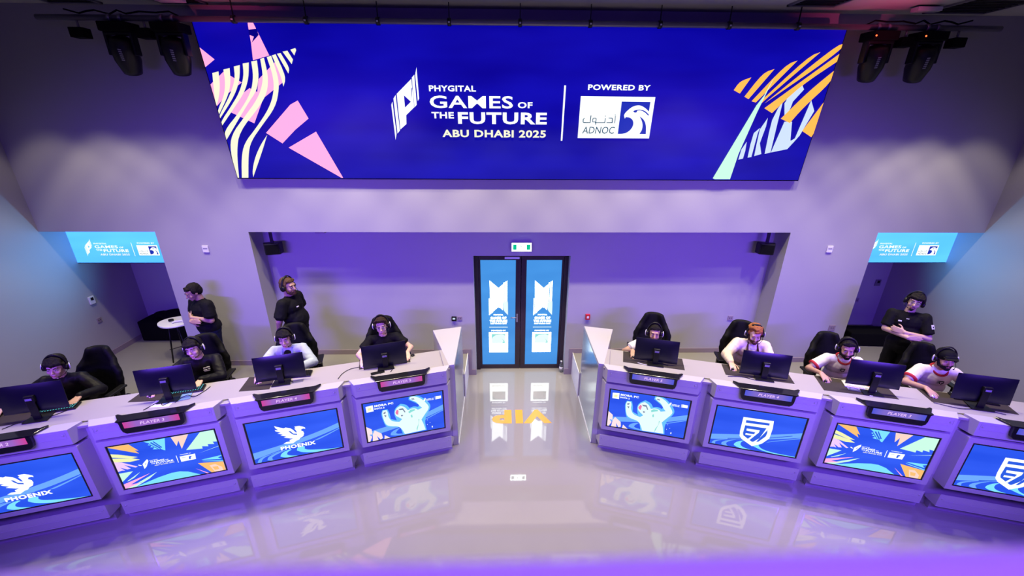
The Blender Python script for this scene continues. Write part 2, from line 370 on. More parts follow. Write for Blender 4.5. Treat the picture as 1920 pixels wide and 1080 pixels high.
PHOENIX_ART=[
 ('sky',[(.015,.275),(.312,.349),(.594,.45),(.802,.542),(.986,.646),(.991,.534),(.72,.39),(.515,.32),(.354,.264),(.012,.121)]),
 ('sky',[(.689,.328),(.859,.43),(.991,.518),(.992,.503),(.856,.401),(.713,.311)]),
 ('sky',[(.039,.039),(.057,.108),(.107,.159),(.191,.18),(.311,.231),(.269,.197),(.164,.163),(.097,.104),(.078,.023)]),
 ('sky',[(.145,.059),(.159,.12),(.202,.161),(.324,.225),(.368,.22),(.238,.144),(.201,.101),(.201,.048),(.23,.02),(.186,.025)]),
 ('cyan',[(.288,.084),(.302,.145),(.346,.193),(.407,.218),(.424,.203),(.371,.159),(.362,.11),(.384,.07),(.478,.027),(.392,.021),(.329,.042)]),
 ('cyan',[(.475,.158),(.484,.214),(.513,.239),(.571,.221),(.562,.172),(.587,.123),(.791,.056),(.975,.026),(.752,.012),(.62,.045),(.518,.096)]),
 ('white',[(.301,.824),(.325,.796),(.393,.734),(.413,.747),(.46,.71),(.481,.67),(.505,.596),(.52,.583),(.515,.628),(.501,.688),(.515,.686),(.506,.732),(.558,.729),(.593,.698),(.616,.667),(.614,.635),(.601,.651),(.575,.647),(.565,.615),(.588,.584),(.592,.531),(.577,.472),(.541,.442),(.524,.405),(.497,.395),(.453,.347),(.39,.359),(.353,.378),(.388,.404),(.427,.402),(.424,.44),(.465,.46),(.44,.47),(.369,.521),(.402,.53),(.342,.583),(.371,.593),(.316,.637),(.352,.644),(.302,.7),(.299,.729),(.334,.712),(.309,.768)]),
 ('azure',[(.435,.653),(.453,.646),(.478,.578),(.517,.555),(.516,.526),(.475,.55),(.449,.604)]),
]
PHOENIX_TEXT=[
 ('PHOENIX',[(.31,.219),(.703,.312)],[(.315,.318),(.31,.219),(.693,.213),(.693,.319)]),
]
SHIELD_ART=[
 ('sky',[(.017,.27),(.327,.363),(.581,.445),(.795,.537),(.989,.636),(.993,.522),(.78,.414),(.596,.331),(.341,.244),(.017,.139)]),
 ('azure',[(.208,.225),(.591,.366),(.89,.535),(.892,.521),(.594,.349),(.21,.207)]),
 ('sky',[(.991,.514),(.784,.385),(.665,.304),(.637,.271),(.786,.371),(.992,.496)]),
 ('sky',[(.041,.039),(.044,.087),(.08,.139),(.223,.208),(.102,.124),(.079,.084),(.084,.032)]),
 ('sky',[(.151,.057),(.152,.104),(.2,.168),(.315,.234),(.229,.156),(.204,.1),(.212,.064),(.232,.033),(.181,.029)]),
 ('cyan',[(.295,.081),(.294,.126),(.333,.195),(.408,.246),(.373,.202),(.363,.145),(.375,.095),(.417,.057),(.494,.033),(.394,.025),(.33,.047)]),
 ('cyan',[(.502,.136),(.547,.199),(.607,.244),(.565,.19),(.569,.154),(.621,.089),(.731,.055),(.863,.046),(.991,.042),(.987,.025),(.801,.021),(.633,.048)]),
 ('white',[(.323,.799),(.654,.809),(.664,.628),(.658,.383),(.596,.232),(.496,.126),(.366,.26),(.333,.331),(.324,.448)]),
 ('azure',[(.361,.737),(.617,.742),(.619,.688),(.363,.671)]),
 ('azure',[(.364,.61),(.582,.614),(.597,.622),(.593,.581),(.554,.352),(.498,.241),(.483,.235),(.445,.274),(.371,.36),(.361,.417)]),
 ('azure',[(.615,.582),(.62,.496),(.614,.419),(.552,.262),(.527,.252),(.58,.452)]),
 ('white',[(.389,.538),(.533,.545),(.53,.485),(.452,.269),(.432,.293),(.485,.432),(.492,.479),(.392,.487)]),
 ('white',[(.39,.424),(.486,.425),(.481,.385),(.391,.383)]),
]
BURST_ART=[
 ('amber',[(.007,.974),(.198,.967),(.262,.8),(.229,.823),(.257,.735)]),
 ('citron',[(.009,.83),(.082,.788),(.233,.668),(.178,.667),(.242,.605),(.153,.592),(.02,.639),(.005,.739)]),
 ('azure',[(.002,.759),(.165,.665),(.097,.694),(.001,.733)]),
 ('lilac',[(-.001,.657),(.082,.61),(.2,.466),(.179,.453),(.091,.551),(.135,.45),(.103,.442),(.047,.509),(.082,.428),(.053,.438),(.013,.422),(.008,.567)]),
 ('mint',[(.01,.384),(.143,.382),(.016,.188),(.018,.308)]),
 ('mint',[(.057,.188),(.201,.338),(.131,.235),(.072,.187)]),
 ('pink',[(.009,.127),(.283,.273),(.076,.1),(.197,.102),(.011,.027)]),
 ('mint',[(.034,.032),(.186,.109),(.134,.103),(.347,.273),(.257,.154),(.108,.025)]),
 ('cyan',[(.095,.021),(.54,.245),(.735,.021)]),
 ('cyan',[(.439,.963),(.525,.969),(.491,.709),(.45,.755)]),
 ('cyan',[(.33,.97),(.446,.967),(.45,.755),(.386,.776),(.408,.813),(.373,.828),(.387,.861),(.356,.882),(.38,.911)]),
 ('azure',[(.382,.922),(.396,.935),(.46,.782),(.451,.763)]),
 ('azure',[(.409,.937),(.42,.943),(.475,.791),(.466,.775)]),
 ('azure',[(.37,.892),(.378,.899),(.444,.758),(.432,.763)]),
 ('peach',[(.579,.968),(.743,.972),(.641,.679),(.636,.871),(.604,.758)]),
 ('mint',[(.676,.636),(.857,.979),(.987,.973),(.988,.705),(.941,.717),(.95,.661),(.888,.683),(.888,.634),(.83,.66),(.829,.606)]),
 ('mint',[(.776,.516),(.986,.603),(.986,.595)]),
 ('cyan',[(.781,.362),(.989,.386),(.989,.375),(.944,.345),(.976,.292)]),
 ('cyan',[(.784,.336),(.982,.26),(.983,.239),(.801,.316)]),
 ('amber',[(.74,.298),(.989,.232),(.99,.017),(.843,.02)]),
 ('peach',[(.84,.2),(.897,.207),(.954,.112),(.957,.025),(.872,.032)]),
 ('amber',[(.862,.156),(.917,.147),(.921,.076),(.878,.072)]),
 ('pink',[(.701,.192),(.815,.025),(.8,.019)]),
 ('white',[(.306,.592),(.312,.549),(.278,.437),(.252,.391),(.25,.499),(.277,.549)]),
 ('azure',[(.276,.502),(.287,.516),(.28,.484),(.271,.476)]),
 ('white',[(.566,.555),(.572,.557),(.571,.395),(.565,.393)]),
 ('white',[(.597,.521),(.745,.527),(.737,.404),(.596,.4)]),
 ('azure',[(.679,.492),(.705,.493),(.705,.472),(.693,.461),(.695,.427),(.674,.425)]),
 ('white',[(.214,.508),(.241,.482),(.236,.47),(.213,.487)]),
]
BURST_TEXT=[
 ('PHYGITAL',[(.322,.535),(.407,.543)]),
 ('GAMES',[(.32,.494),(.478,.503)]),
 ('OF',[(.48,.494),(.515,.502)]),
 ('FUTURE',[(.372,.427),(.544,.453)]),
 ('THE',[(.324,.454),(.372,.465)]),
 ('ABU DHABI 2025',[(.342,.403),(.541,.417)]),
 ('POWERED BY',[(.605,.539),(.73,.55)]),
]
PLAYER_ART=[
 ('sky',[(.008,.268),(.381,.363),(.698,.456),(.987,.635),(.988,.512),(.707,.346),(.375,.247),(.008,.136)]),
 ('sky',[(.709,.318),(.988,.505),(.989,.487),(.711,.298)]),
 ('sky',[(.294,.088),(.297,.148),(.349,.209),(.43,.244),(.379,.176),(.362,.119),(.385,.09),(.441,.081),(.457,.043),(.359,.052)]),
 ('halo',[(.211,.662),(.233,.752),(.294,.757),(.315,.639),(.32,.5),(.39,.438),(.364,.613),(.383,.744),(.457,.835),(.527,.789),(.561,.689),(.612,.719),(.668,.682),(.684,.728),(.632,.808),(.559,.894),(.567,.971),(.643,.994),(.728,.905),(.806,.754),(.829,.624),(.765,.45),(.733,.27),(.75,.053),(.45,.041),(.423,.249),(.302,.294),(.251,.334),(.229,.47)]),
 ('frost',[(.223,.68),(.24,.741),(.281,.74),(.296,.675),(.292,.575),(.32,.457),(.364,.415),(.42,.391),(.457,.446),(.419,.504),(.381,.562),(.375,.658),(.409,.752),(.454,.786),(.504,.74),(.538,.64),(.582,.675),(.636,.658),(.66,.61),(.717,.643),(.686,.702),(.651,.814),(.601,.866),(.57,.924),(.587,.963),(.633,.964),(.718,.875),(.791,.694),(.805,.603),(.733,.439),(.694,.342),(.716,.235),(.736,.063),(.471,.048),(.44,.197),(.4,.284),(.315,.313),(.256,.365),(.234,.5)]),
 ('teal',[(.541,.6),(.571,.644),(.617,.645),(.63,.615),(.582,.585),(.55,.561)]),
 ('teal',[(.565,.496),(.583,.523),(.589,.447),(.572,.442)]),
 ('rose',[(.383,.633),(.405,.709),(.425,.674),(.415,.573),(.393,.594)]),
 ('slate',[(.422,.714),(.479,.718),(.506,.616),(.497,.599),(.475,.676),(.441,.679)]),
 ('slate',[(.446,.555),(.474,.55),(.466,.519),(.449,.521)]),
 ('slate',[(.237,.684),(.27,.708),(.265,.665),(.246,.652)]),
 ('slate',[(.244,.616),(.272,.618),(.265,.567)]),
 ('slate',[(.59,.917),(.623,.914),(.632,.883),(.599,.893)]),
 ('teal',[(.658,.372),(.669,.368),(.65,.212),(.624,.059),(.625,.146),(.659,.273)]),
 ('white',[(.044,.903),(.129,.914),(.131,.766),(.047,.762)]),
 ('citron',[(.065,.861),(.109,.867),(.107,.804),(.065,.801)]),
 ('blush',[(.005,.433),(.077,.334),(.079,.204),(.04,.206),(.072,.143),(.039,.021),(.017,.021)]),
 ('blush',[(.083,.205),(.11,.29),(.187,.182),(.197,.061),(.167,.033),(.129,.141),(.142,.032),(.071,.025)]),
 ('blush',[(.222,.124),(.29,.025),(.213,.027)]),
 ('white',[(.739,.814),(.762,.886),(.772,.858),(.756,.795)]),
 ('white',[(.886,.871),(.89,.872),(.891,.795),(.888,.793)]),
 ('white',[(.897,.875),(.964,.871),(.964,.801),(.897,.799)]),
 ('white',[(.763,.309),(.769,.318),(.774,.305)]),
 ('white',[(.796,.235),(.803,.244),(.803,.223)]),
 ('white',[(.759,.193),(.766,.203),(.767,.179)]),
 ('white',[(.818,.128),(.831,.133),(.831,.09),(.819,.093)]),
]
PLAYER_TEXT=[
 ('MOBA PC',[(.145,.847),(.375,.909)]),
 ('DOTA 2',[(.141,.777),(.263,.814)]),
 ('GAMES OF',[(.775,.823),(.871,.839)]),
 ('THE FUTURE',[(.777,.802),(.873,.816)]),
]
# ------------------------------------------------------------------ the room
ZP, YW, YB, YE, ZS, XS, XO, XB, ZC = .425, 5.85, 6.18, 7.05, 2.62, 6.85, 5.24, 3.93, 5.36
A = R(15.79)
RL = Vector((-1.512, 4.214, 0)); RR = Vector((1.511, 4.222, 0))
def rowpt(side, s, o, z=0):
    P = RL if side == 'L' else RR; a = A if side == 'L' else -A
    return P+Vector((math.cos(a), math.sin(a), 0))*s+Vector((math.sin(a), -math.cos(a), 0))*o+Vector((0, 0, z))
struct('floor', MB().box(-XS-.2, XS+.2, -3.5, 7.3, -.1, 0), floor_m)
struct('ceiling', MB().box(-XS-.2, XS+.2, -3.5, 6.1, ZC, ZC+.1), ceil_m)
wb = MB()
wb.box(-XS-.2, XS+.2, YW, YB, ZS, ZC)                                   # upper wall
for sx in (-1, 1):
    a, b = sorted((sx*XB, sx*XO)); wb.box(a, b, YW, YB+.12, ZP-.4, ZS)    # pillars
    a, b = sorted((sx*.765, sx*(XO-.02))); wb.box(a, b, YB, YB+.36, 0, ZS)   # wall of the door bay
wb.box(-.765, .765, YB, YB+.36, 2.165, ZS)
wb.box(-.765, .765, YB+.30, YB+.36, 0, 2.165)
wb.box(-XS, XS, YE, YE+.15, 0, ZS+.1)
wb.box(-XS, XS, YB, YE, ZS, ZS+.1)
struct('wall_back', wb, paint)
struct('wall_left', MB().box(-XS-.2, -XS, -3.5, YE+.15, 0, ZC), paint)
struct('wall_right', MB().box(XS, XS+.2, -3.5, YE+.15, 0, ZC), paint)
# raised floor behind the two rows of desks
for side, sx in (('L', -1), ('R', 1)):
    f0 = rowpt(side, -sx*.60 if side == 'L' else -.60, -.10); f1 = rowpt(side, sx*5.55, -.10)
    f0 = rowpt(side, .60 if side == 'L' else -.60, -.10)
    pts = [(sx*.905, YB), (sx*.905, 5.53), (sx*1.3, 5.42), (f0.x, f0.y), (f1.x, f1.y), (sx*XS, f1.y), (sx*XS, YE), (sx*XO, YE), (sx*XO, YB+.1), (sx*XO*.99, YB)]
    o = struct('platform', MB().prism(pts, 0.0, ZP), plat_m)
    struct('trim_%d' % (1 if sx < 0 else 2), MB().box(*sorted((sx*.895, sx*.905)), 5.53, YB-.001, 0, ZP+.012), white_m)
# skirting boards
h = .085
sk = MB()
for sx in (-1, 1):
    sk.box(*sorted((sx*.905, sx*XB)), YB-.012, YB, ZP, ZP+h)
    sk.box(*sorted((sx*.77, sx*.905)), YB-.012, YB, 0, .11)
    sk.box(*sorted((sx*.84, sx*.905)), YB-.012, YB, .11, ZP+h)
    sk.box(*sorted((sx*(XB-.0), sx*XO)), YW-.012, YW, ZP, ZP+h)
    sk.box(*sorted((sx*(XB-.012), sx*XB)), YW, YB, ZP, ZP+h)
    sk.box(*sorted((sx*(XO), sx*(XO+.012))), YW, YB+.12, ZP, ZP+h)
    sk.box(*sorted((sx*XO, sx*XS)), YE-.012, YE, ZP, ZP+h)
struct('baseboard_back', sk, base_m)
struct('baseboard_left', MB().box(-XS, -XS+.012, 2.7, YE, ZP, ZP+h), base_m)
struct('baseboard_right', MB().box(XS-.012, XS, 2.7, YE, ZP, ZP+h), base_m)
# lowered frames and vents in the ceiling
for i, (x0, x1, y0, y1) in enumerate(((-5.55, -4.95, 5.1, 5.78), (-4.25, -3.72, 5.1, 5.74), (2.95, 3.5, 4.9, 5.50), (4.75, 5.5, 5.1, 5.72))):
    f = MB()
    for a in ((x0, x1, y1-.03, y1), (x0, x1, y0, y0+.03), (x0, x0+.03, y0, y1), (x1-.03, x1, y0, y1)): f.box(*a, ZC-.02, ZC)
    t = thing('ceiling_vent', ['square ceiling vent at the far left above the stage lights', 'square ceiling vent above the left end of the big screen', 'square ceiling vent glowing pink above the right end of the big screen', 'dark ceiling vent at the far right above the stage lights'][i], 'vent', ((x0+x1)/2, (y0+y1)/2, ZC), group='square vents in the ceiling')
    g = f.build('frame', grey_m, t); g.location = (-(x0+x1)/2, -(y0+y1)/2, -ZC)
    s_ = MB()
    for k in range(9): yy = y0+.05+k*(y1-y0-.1)/8; s_.box(x0+.03, x1-.03, yy-.012, yy+.012, ZC-.012, ZC-.002)
    g = s_.build('slats', black_m, t); g.location = (-(x0+x1)/2, -(y0+y1)/2, -ZC)

# ------------------------------------------------------------------ lettering block used on several screens
def event_logo(cv, x0, y0, sc, big=True, partner=True):
    """the mark, the title and the partner panel, taken from the big screen (its own metres), scaled"""
    def P(pts): return [((x-2.24)*sc+x0, (y-.45)*sc+y0) for x, y in pts]
    for k, pts in LED_ART[36:]:
        if not partner and k in ('deep', 'ink'): continue
        cv.poly(k, P(pts))
    for t, ((ax, ay), (bx, by)) in LED_TEXT:
        q = P([(ax, ay), (bx, by)]); cv.text(t, q[0][0], q[0][1], q[1][0], q[1][1], 'ink' if t == 'ADNOC' else ('cream' if t[:3] == 'ABU' else 'white'), .004 if t == 'ADNOC' else (.018 if t == 'GAMES' else .032), .12 if t == 'ADNOC' else 0)

# ------------------------------------------------------------------ the big screen
LW, LH = 7.648, 1.78
tilt = math.atan2(5.78-5.594, 1.77)
led = thing('led_wall', 'wide blue video wall with event titles hung high on the back wall', 'screen', (-.035, 5.78, 3.378))
Ml = Matrix.Rotation(tilt, 4, 'X')
hb = MB().box(-LW/2-.012, LW/2+.012, .006, .055, -.012, LH+.012); g = hb.build('housing', matte_black, led); g.matrix_local = Ml
cv = Canvas(7.48, 1.73, led_bg)
for k, p in LED_ART[:36]: cv.poly(k, p)
event_logo(cv, 2.24, .45, 1)
g = cv.mb.build('display', cv.mats, led); g.matrix_local = Ml @ Matrix.Translation((-LW/2, 0, 0)) @ Matrix.Diagonal((LW/7.48, 1, LH/1.73, 1))
# the pipe it hangs on
pipe = thing('hanging_pipe', 'long grey lighting pipe running above the big screen', 'pipe', (0, 5.45, 5.17))
pipe.rotation_euler = (0, R(-.0), 0)
MB().tube([(-5.45, 0, -.03), (5.5, 0, -.03)], .030, 12).build('tube', pipe_m, pipe)
for i in range(9):
    x = -3.3+i*.80
    c = MB().lathe([(.042, -.02), (.042, .02)], 12, M=Matrix.Translation((x, 0, -.03)) @ Matrix.Rotation(R(90), 4, 'Y')).box(x-.005, x+.005, -.005, .005, -.02, .16)
    c.build('clamp', black_m, pipe); MB().box(x-.010, x+.010, -.05, -.035, -.045, -.03).build('bolt', silver_m, pipe)
for x in (-3.95, 4.55):
    MB().box(x-.14, x+.14, -.05, .05, .13, .17).build('ceiling_plate', silver_m, pipe)

# ------------------------------------------------------------------ side passage screens
for sx in (-1, 1):
    wd = 2.02; hd = .56
    x0 = -XS if sx < 0 else XS-wd
    t = thing('hanging_screen', 'pale blue event banner screen above the %s passage' % ('left' if sx < 0 else 'right'), 'screen', (x0, 6.20, 2.05))
    MB().box(0, wd, .006, .10, -.012, hd-.0).build('housing', matte_black, t)
    cv = Canvas(wd, hd, side_bg)
    ox = .234 if sx < 0 else .706
    event_logo(cv, ox, .092, .337 if sx < 0 else .350)
    cv.mb.build('display', cv.mats, t)

# ------------------------------------------------------------------ double door with lit panels
dr = thing('door_1', '', ''); del dr['label']; del dr['category']; dr['kind'] = 'structure'
dr.location = (0, 6.40, 0)
fr = MB(); fr.box(-.765, -.70, -.06, .05, .0, 2.165); fr.box(.70, .765, -.06, .05, 0, 2.165); fr.box(-.70, .70, -.06, .05, 2.10, 2.165)
fr.build('door_frame', frame_m, dr, .004)
for k, (xa, xb) in enumerate(((-.70, -.004), (.004, .70))):
    lf = MB(); lf.box(xa, xb, -.03, .03, .0, .075); lf.box(xa, xb, -.03, .03, 2.035, 2.10)
    lf.box(xa, xa+(.035 if k == 0 else .085), -.03, .03, .075, 2.035); lf.box(xb-(.085 if k == 0 else .035), xb, -.03, .03, .075, 2.035)
    leaf = lf.build('door_leaf', frame_m, dr, .003)
    ga, gb = (xa+.035, xb-.085) if k == 0 else (xa+.085, xb-.035)
    cv = Canvas(gb-ga, 1.96, door_bg, .0004)
    cx = (gb-ga)/2
    # twin-peaked mark, titles, rule and partner panel
    cv.poly('beam', [(cx-.145, 1.60), (cx+.01, 1.46), (cx+.02, 1.47), (cx+.02, 1.10), (cx+.0, 1.12), (cx-.13, 1.0)])
    cv.poly('beam', [(cx+.0, 1.46), (cx+.075, 1.53), (cx+.075, 1.06), (cx+.0, 1.14)])
    for q in (.085, .112, .136):
        cv.poly('beam', [(cx+q, 1.50+q*.6), (cx+q+.013, 1.52+q*.6), (cx+q+.013, 1.16-q*.8), (cx+q, 1.16-q*.8)])
        cv.poly('beam', [(cx-q-.022, 1.28), (cx-q-.009, 1.28), (cx-q-.009, .98+(.14-q)*.8), (cx-q-.022, .96+(.14-q)*.8)])
    cv.poly('frost', [(cx+.148, 1.24), (cx+.163, 1.22), (cx+.163, .97), (cx+.08, 1.06), (cx+.08, 1.2)])
    for tx, y, hh, ww in (('PHYGITAL', .965, .022, .16), ('GAMES OF', .895, .045, .27), ('THE FUTURE', .835, .045, .30), ('ABU DHABI 2025', .80, .022, .28)):
        cv.text(tx, cx-ww/2, y, cx+ww/2, y+hh, 'beam', .05)
    cv.poly('frost', [(cx-.16, .735), (cx+.16, .735), (cx+.16, .748), (cx-.16, .748)])
    cv.text('POWERED BY', cx-.125, .665, cx+.125, .687, 'beam', .05)
    cv.poly('beam', [(cx-.165, .25), (cx+.165, .25), (cx+.165, .645), (cx-.165, .645)])
    cv.poly('frost', [(cx-.12, .43), (cx+.12, .43), (cx+.12, .61), (cx-.12, .61)])
    def E(pts): return [((x-4.93)*.66+cx-.12, (y-.575)*.46+.43) for x, y in pts]
    cv.poly('teal', [(cx-.12, .61), (cx+.12, .61), (cx+.12, .58), (cx+.06, .60), (cx-.05, .59), (cx-.10, .55), (cx-.12, .50)])
    cv.poly('teal', [(cx+.06, .52), (cx+.10, .47), (cx+.11, .43), (cx+.06, .43), (cx+.09, .46)])
    cv.text('ADNOC', cx-.13, .285, cx+.13, .325, 'frost', .0)
    g = cv.mb.build('lit_panel', cv.mats, leaf); g.location = (ga, -.004, .075)
    MB().box(ga-.005, gb+.005, -.001, .012, .07, 2.04).build('glass', gloss_black, leaf)
hd_ = MB(); hd_.box(-.075, -.045, -.045, -.028, .93, 1.08); hd_.tube([(-.06, -.04, 1.03), (-.06, -.085, 1.03), (-.17, -.085, 1.03)], .010, 8)
hd_.build('door_handle', grey_m, dr); MB().box(-.27, -.03, -.055, -.028, 2.06, 2.095).build('door_closer', silver_m, dr)
# exit sign
es = thing('exit_sign', 'small lit green and white exit sign above the double door', 'sign', (-.01, YB, 2.318))
MB().box(-.155, .155, -.05, 0, -.07, .07).build('case', white_m, es, .006)
cv = Canvas(.30, .13, glow('exit_white', (9, 11, 10)), .0006)
for xa, xb in ((.015, .075), (.225, .285)): cv.poly('green', [(xa, .02), (xb, .02), (xb, .11), (xa, .11)])
cv.poly('mint', [(.125, .10), (.14, .10), (.15, .085), (.165, .075), (.16, .068), (.15, .07), (.15, .055), (.165, .035), (.16, .03), (.145, .045), (.13, .03), (.115, .03), (.13, .045), (.135, .07), (.12, .075), (.12, .085)])
g = cv.mb.build('lit_panel', cv.mats, es); g.location = (-.15, -.052, -.065)
# orange lettering on the floor, read from the door side
vp = MB(); vs, fs = glyphs('VIP', .05)
vp.add([(.415-u*.88, 5.205-v*.31, .0015) for u, v in vs], [f[::1] for f in fs])
tag(vp.build('floor_lettering', orange_paint), 'orange VIP lettering on the glossy floor before the door', 'lettering')

# ------------------------------------------------------------------ small things on the walls
def plate(name, label, cat, loc, w_, h_, d, rz=0, m1=white_m, extra=None, group=None):
    t = thing(name, label, cat, loc, rz, group)
    MB().box(-w_/2, w_/2, -d, 0, -h_/2, h_/2).build('cover', m1, t, .003)
    if extra: extra(t)
    return t
def scr(t): MB().box(-.022, .022, -.026, -.0245, .0, .045).build('display', black_m, t)
def holes(t):
    b = MB()
    for a in (-.015, .015): b.box(a-.004, a+.004, -.0135, -.0115, -.01, .01)
    b.build('slots', black_m, t)
def dash(t): MB().box(-.03, .03, -.017, -.0155, .005, .012).build('marking', black_m, t)
plate('wall_box', 'small white sensor box high on the left pillar', 'sensor', (-4.59, YW, 2.37), .085, .10, .015, extra=dash)
plate('wall_box', 'small white sensor box high on the right pillar', 'sensor', (4.58, YW, 2.37), .085, .10, .015, extra=dash)
plate('wall_socket', 'small wall socket low on the right pillar', 'socket', (5.0, YW, 1.055), .10, .10, .012, m1=base_m, extra=holes)
plate('wall_socket', 'small dark socket on the bay wall behind the ginger haired player', 'socket', (3.51, YB, 1.08), .085, .08, .012, m1=base_m, extra=holes)
plate('wall_socket', 'purple grey socket right beside the dark card reader', 'socket', (-1.012, YB, 1.092), .07, .07, .012, m1=base_m, extra=holes)
def rd(t): MB().box(-.02, .02, -.032, -.030, -.005, .02).build('display', scm('ice'), t)
plate('card_reader', 'dark blue card reader on the wall left of the double door', 'reader', (-1.106, YB, 1.088), .078, .078, .03, m1=black_m, extra=rd)
def al(t):
    MB().box(-.018, .018, -.034, -.031, -.02, .02).build('button', white_m, t)
plate('fire_alarm', 'red fire alarm call point right of the double door', 'alarm', (1.105, YB, 1.115), .075, .095, .032, m1=red_m, extra=al)
plate('thermostat', 'white thermostat with dark display on the left side wall', 'thermostat', (-XS, 6.18, 1.43), .085, .125, .022, R(90), extra=scr)
plate('wall_socket', 'grey socket below the white thermostat', 'socket', (-XS, 6.18, 1.08), .07, .08, .012, R(90), m1=base_m, extra=holes)
plate('thermostat', 'small dim thermostat in the dark right passage', 'thermostat', (6.68, YE, 1.38), .10, .12, .02, m1=grey_m, extra=scr)
plate('wall_socket', 'dark socket plate deep in the right passage', 'socket', (6.39, YE, 1.03), .08, .08, .012, m1=base_m, extra=holes)
plate('ceiling_sensor', 'flat purple sensor under the bay ceiling near the left speaker', 'sensor', (-2.95, YW+.14, 2.60), .14, .03, .08, m1=base_m)
for sx in (-1, 1):
    t = thing('wall_speaker', 'black wall speaker in the upper %s corner of the door bay' % ('left' if sx < 0 else 'right'), 'speaker', (sx*3.71, 5.99, 2.34), sx*R(-18))
    MB().prism([(-.10, -.07), (.10, -.07), (.13, .06), (-.13, .06)], -.085, .085).build('cabinet', black_m, t, .012)
    MB().box(-.085, .085, -.076, -.07, -.07, .07).build('grille', matte_black, t)
    MB().box(-.02, .02, .0, .03, .08, .27).build('bracket', black_m, t)

# ------------------------------------------------------------------ stage lights on the pipe
def stage_light(x, label, flip, led_on):
    t = thing('stage_light', label, 'stage light', (x, 5.45, 5.02), 0, 'moving head lights on the pipe')
    MB().prism([(-.15, -.10), (.15, -.10), (.17, .10), (-.17, .10)], -.02, .075).build('base', matte_black, t, .01)
    y = MB(); y.box(-.155, -.125, -.045, .045, -.25, -.02); y.box(.125, .155, -.045, .045, -.25, -.02); y.box(-.15, .15, -.05, .05, -.05, -.018)
    y.build('yoke', black_m, t, .008)
    M_ = Matrix.Translation((0, 0, -.20)) @ Matrix.Rotation(flip*R(-14), 4, 'Y') @ Matrix.Rotation(R(24), 4, 'X')
    MB().lathe([(.055, .14), (.10, .12), (.125, .03), (.125, -.10), (.10, -.20), (.09, -.24)], 18, M=M_).build('head', black_m, t)
    MB().lathe([(.078, -.242), (.05, -.252)], 16, M=M_).build('lens', gloss_black, t)
    g = MB();
    for k in range(6): g.box(-.1265, -.1255, -.018, .012, -.06+k*.022, -.048+k*.022, M=M_ @ Matrix.Rotation(R(70 if flip > 0 else -250), 4, 'Z'))
    g.build('marking', grey_m, t)
    for a in (-.06, .06): MB().tube([(a, 0, .075), (a, 0, .15)], .012, 8).lathe([(.040, -.015), (.040, .015)], 12, M=Matrix.Translation((a, 0, .12)) @ Matrix.Rotation(R(90), 4, 'Y')).build('clamp', grey_m, t)
    if led_on: MB().ell((-.13, -.105, .02), (.009, .006, .009)).build('indicator', glow('red', (4, .4, .1)), t)
stage_light(-4.60, 'black moving head stage light, outer one left of the big screen', -1, False)
stage_light(-4.03, 'black moving head stage light, inner one left of the big screen', -1, False)
stage_light(4.10, 'black moving head stage light, inner one right of the big screen', 1, True)
stage_light(4.68, 'black moving head stage light, outer one right of the big screen', 1, True)
for x, lb in ((-5.03, 'black power box hanging at the outer end left of the stage lights'), (-4.30, 'black power box between the two left stage lights'), (4.40, 'black power box between the two right stage lights'), (5.02, 'black power box hanging at the outer end right of the stage lights')):
    t = thing('power_box', lb, 'power box', (x, 5.45, 4.98))
    MB().box(-.075, .075, -.06, .06, -.04, .06).build('case', matte_black, t, .006)
    MB().tube([(0, 0, .06), (0, 0, .13)], .012, 8).build('hanger', grey_m, t)
for sx, lb in ((-1, 'black cable looped along the left end of the pipe'), (1, 'black cable looped along the right end of the pipe')):
    p = [(sx*(3.9+i*.11), 5.45+.03*math.sin(i*2.1), 5.165+.05*abs(math.sin(i*1.3))) for i in range(12)]
    tag(MB().tube(p, .009, 6).build('cable', matte_black), lb, 'cable')

# ------------------------------------------------------------------ things in the passages
t = thing('side_table', 'small round white table on black legs at the left passage', 'table', (-5.53, 6.06, ZP))
tp = [(.235*math.cos(a)*(1+.10*math.cos(2*a)), .215*math.sin(a)) for a in [2*math.pi*i/36 for i in range(36)]]
MB().prism(tp, .66, .685).build('tabletop', white_m, t, .006)
for a in range(4):
    an = R(45+90*a); MB().tube([(.10*math.cos(an), .10*math.sin(an), .66), (.19*math.cos(an), .19*math.sin(an), 0)], .011, 8).build('leg', black_m, t)
MB().tube([(.13, .13, .24), (-.13, -.13, .24)], .006, 6).tube([(-.13, .13, .24), (.13, -.13, .24)], .006, 6).build('brace', black_m, t)
t = thing('controller', 'small white controller lying on the round side table', 'controller', (-5.46, 6.03, ZP+.686), R(20))
remeshed('body', MB().cap((-.05, 0, .018), (.05, 0, .018), .018).cap((-.05, 0, .018), (-.07, -.03, .014), .014).cap((.05, 0, .018), (.07, -.03, .014), .014), white_m, t, .004, 2)
t = thing('cable_coil', 'dark coiled cable on the round side table', 'cable', (-5.60, 6.06, ZP+.686))
p = [(.035*math.cos(i*.5), .03*math.sin(i*.5), .006+i*.0006) for i in range(50)]
MB().tube(p, .004, 6).build('coil', black_m, t)
tag(MB().prism([(0, -.17), (1.45, -.17), (1.45, .17), (0, .17)], 0, .38).build('equipment_case', matte_black, None, .02), 'long black equipment case at the end of the left passage', 'case').location = (-6.74, 6.84, ZP)
random.seed(4)
b = MB()
for i in range(9): b.ell((random.uniform(.25, 1.2), random.uniform(-.05, .05), .03+random.uniform(0, .05)), (random.uniform(.10, .2), .10, random.uniform(.05, .10)))
g = remeshed('bag', b, matte_black, None, .012, 4); g.location = (-6.74, 6.84, ZP+.38); tag(g, 'crumpled black bag lying on the long equipment case', 'bag')
t = thing('loudspeaker', 'black stage loudspeaker standing in the right passage', 'loudspeaker', (5.72, 6.72, ZP), R(12))
